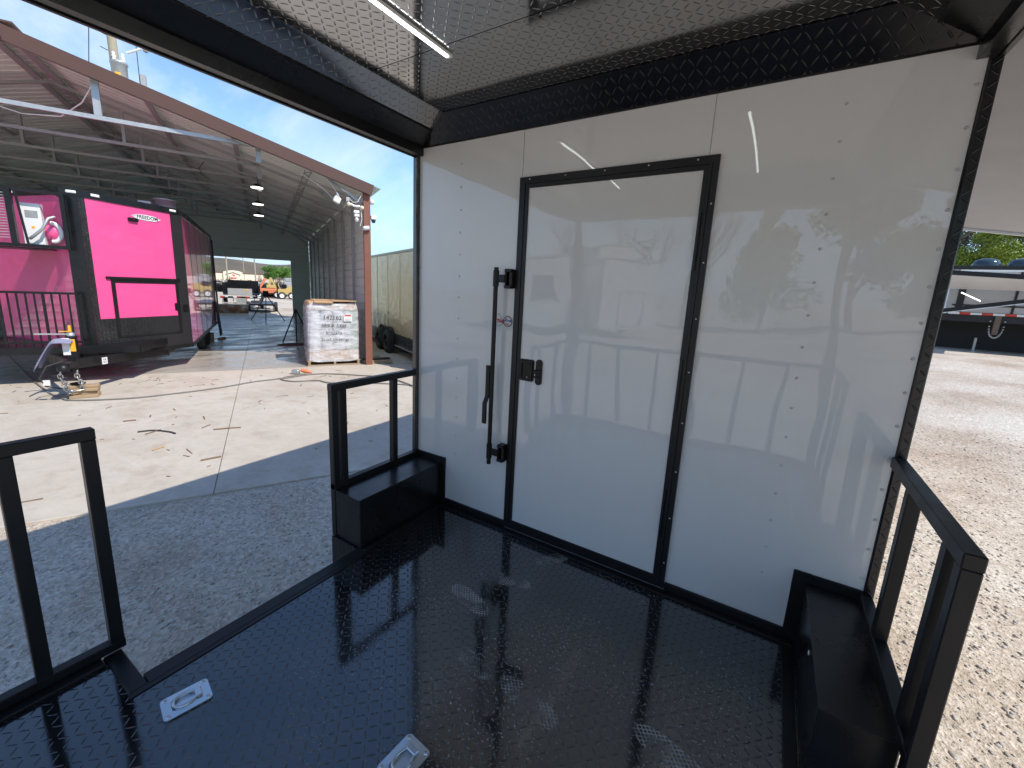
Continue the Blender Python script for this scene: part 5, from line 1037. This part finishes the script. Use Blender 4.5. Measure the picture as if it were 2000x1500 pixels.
# ================================================================== right side: tall grey and black trailer with a raised hatch
rt = thing('vending_trailer', 'tall grey and black trailer with roof domes and a raised white hatch', 'trailer', gpt(10.4, 19.0), R(0)); RX = wmat(rt)
zb = rt.location.z
def rb(name, a, b, m_, par=None, bev=0.0): return MB().box((a[0], a[1], a[2]), (b[0], b[1], b[2]), bev).build(name, m_, par or rt)
bd_ = rb('body', (7.05, 19.0, 1.46), (14.0, 21.6, 2.98), 'greybody', None, 0.01)
rb('under_frame_shade', (6.9, 20.9, 0.09), (14.0, 21.6, 1.385), 'ink'); rb('under_frame_shade', (6.9, 19.0, 1.15), (14.0, 20.9, 1.385), 'ink'); rb('roof_edge', (6.95, 18.94, 2.90), (14.05, 21.65, 3.03), 'blacksheet', None, 0.01)  # black sheet at the back stands in for the deep shadow beneath the body
for k in range(24): rb('reflective_tape', (7.15 + k * 0.27, 18.955, 1.387), (7.42 + k * 0.27, 18.99, 1.453), 'white' if k % 2 == 0 else 'red')
for x in (7.28, 8.62, 9.3, 10.6): rb('frame_bar', (x, 18.975, 1.46), (x + (0.18 if x != 8.62 and x != 9.3 else 0.06), 18.998, 2.9), 'blacksheet')
rb('frame_bar', (7.2, 18.97, 1.68), (9.3, 18.996, 1.73), 'blacksheet'); rb('white_strip', (7.2, 18.972, 2.84), (14.0, 18.998, 2.895), 'white')
for x in (8.04, 9.55, 11.5): MB().tube([(x, 19.2, 0.6), (x, 19.2, zb + 0.02)], 0.035, 8).lathe([(0.1, 0), (0.1, 0.02), (0.0001, 0.03)], 12, X=Matrix.Translation((x, 19.2, zb))).build('jack_leg', 'galvdull', rt)
for x in (7.9, 8.75, 9.6, 10.5): MB().lathe([(0.36, 3.03), (0.35, 3.12), (0.28, 3.24), (0.15, 3.29), (0.0001, 3.30)], 20, X=Matrix.Translation((x, 19.45, 0))).build('roof_dome', 'dome', rt)
mb = MB()
for k in range(22):
    a = math.pi * k / 21; mb.lathe([(0.012, -0.022), (0.03, 0.0), (0.012, 0.022)], 6, X=Matrix.Translation((8.36 + 0.17 * math.cos(a), 18.9, 1.20 - 0.55 * math.sin(a) ** 0.6)) @ Matrix.Rotation(k * 1.3, 4, 'Y'))
mb.build('safety_chain', 'galvdull', rt); MB().box((8.30, 18.94, 0.75), (8.44, 18.99, 1.38)).build('jack_plate', 'bark', rt)
hp = part('raised_hatch', rt)
MB().slab([(6.9, 18.93, 2.27), (9.1, 18.93, 2.25), (8.9, 17.3, 2.52), (6.4, 17.3, 2.64)], 0.03).build('hatch_panel', 'white', hp)
MB().beam((6.2, 17.28, 2.72), (9.3, 17.28, 2.50), 0.05, 0.14).build('hatch_edge', 'black', hp); MB().beam((6.6, 17.52, 1.48), (9.6, 17.4, 2.16), 0.06, 0.12).build('hatch_strut', 'black', hp); MB().beam((6.95, 17.4, 2.08), (7.42, 17.4, 1.83), 0.03, 0.03).build('light_tube', 'lamp', hp)
MB().beam((6.6, 17.46, 1.40), (9.6, 17.36, 2.08), 0.03, 0.02).build('strut_trim', 'white', hp)
for x in (): wheel(rt, (x, 19.1, 1.95 if False else zb + 0.38), (0, -1, 0), 0.38, 0.25)
# right-side trees
RTREES = [(8.5, 31, 8.5, 'conifer', 'leafA', 2.3, 9000), (10.6, 30, 7.2, 'conifer', 'leafA', 2.2, 9000), (12.6, 32, 8.0, 'conifer', 'leafA', 2.3, 8000), (14.8, 30, 7.0, 'conifer', 'leafA', 2.2, 8000), (17.5, 32, 7.5, 'conifer', 'leafA', 2.2, 6000), (7.2, 37, 9.5, 'leafy', 'leafB', 2.2, 8000), (11.8, 38, 10.5, 'leafy', 'leafB', 2.4, 9000), (15.5, 38, 10.0, 'leafy', 'leafB', 2.4, 8000), (19.5, 38, 10.0, 'leafy', 'leafB', 2.4, 6000), (9.6, 35, 9.0, 'bare', None, 0, 0), (13.6, 35, 9.5, 'bare', None, 0, 0)]
words = ['leftmost', 'second', 'third', 'fourth', 'rightmost']; cnt = {}
for x, y, h, kd, lf, lr, nl in RTREES:
    nl = int(nl * 2.6)
    c_ = cnt.get(kd, 0); cnt[kd] = c_ + 1; nm = {'conifer': 'yellow green conifer', 'leafy': 'dark green tree', 'bare': 'bare tree'}[kd]
    tree({'conifer': 'conifer_tree', 'leafy': 'broadleaf_tree', 'bare': 'bare_tree'}[kd], words[c_] + ' ' + nm + ' behind the grey domed trailer at the right', gpt(x, y), h, kd, lf, lr, nl, 'trees behind the right-hand trailer', 0.055)
# ================================================================== what the glossy wall mirrors from behind the camera
for k, (xc, y_, w_, zt_, rz_, lb) in enumerate(((-3.9, -18.0, 2.35, 3.6, -38, 'white trailer with a small door behind the porch, mirrored in the wall'), (-7.6, -17.0, 2.4, 3.8, -25, 'white trailer with a grey window behind the porch, mirrored in the wall'), (-7.2, -26.0, 2.6, 5.2, -40, 'taller white trailer standing farther behind the porch'))):
    o = thing('parked_trailer', lb, 'trailer', (xc, y_, float(ground_z(xc, y_))), R(rz_)); X = wmat(o); h_ = w_ / 2
    MB().box((-h_, -6, 0.45), (h_, 0, zt_), 0.03, X=X).build('body', 'white', o); MB().box((-h_ - 0.04, -6.04, zt_), (h_ + 0.04, 0.04, zt_ + 0.08), 0.01, X=X).build('roof', 'galv', o)
    if k != 1:
        mb = MB(); ring(mb, -0.35, 0.5, 0.6, 2.3, 0.04, 0.001, 0.02); mb.build('door_frame', 'galvdull', o, X)
    else: MB().box((-0.6, 0.001, 1.6), (0.6, 0.02, 2.8), 0.005, X=X).build('window', 'dome', o)
    for xx, s_ in ((-h_ + 0.1, -1), (h_ - 0.1, 1)): wheel(o, X @ Vector((xx, -3, 0.36)), X.to_3x3() @ Vector((s_, 0, 0)), 0.36, 0.22)
BT = [(-12, -30, 9, 'bare'), (-7.5, -32, 10, 'bare'), (-3, -30, 10, 'bare'), (1.5, -28, 8.5, 'conifer'), (5.5, -29, 9, 'leafy'), (9, -27, 8, 'conifer'), (13, -26, 9, 'leafy'), (17, -24, 8, 'conifer'), (20, -17, 9, 'leafy'), (22, -9, 8, 'conifer')]
for k, (x, y, h, kd) in enumerate(BT):
    tree({'conifer': 'conifer_tree', 'leafy': 'broadleaf_tree', 'bare': 'bare_tree'}[kd], ['first', 'second', 'third', 'fourth', 'fifth', 'sixth', 'seventh', 'eighth', 'ninth', 'tenth'][k] + ' tree from the left in the row behind the porch', gpt(x, y), h, kd, 'leafA' if kd == 'conifer' else 'leafB', 2.6, 6000, 'trees behind the porch', 0.16)
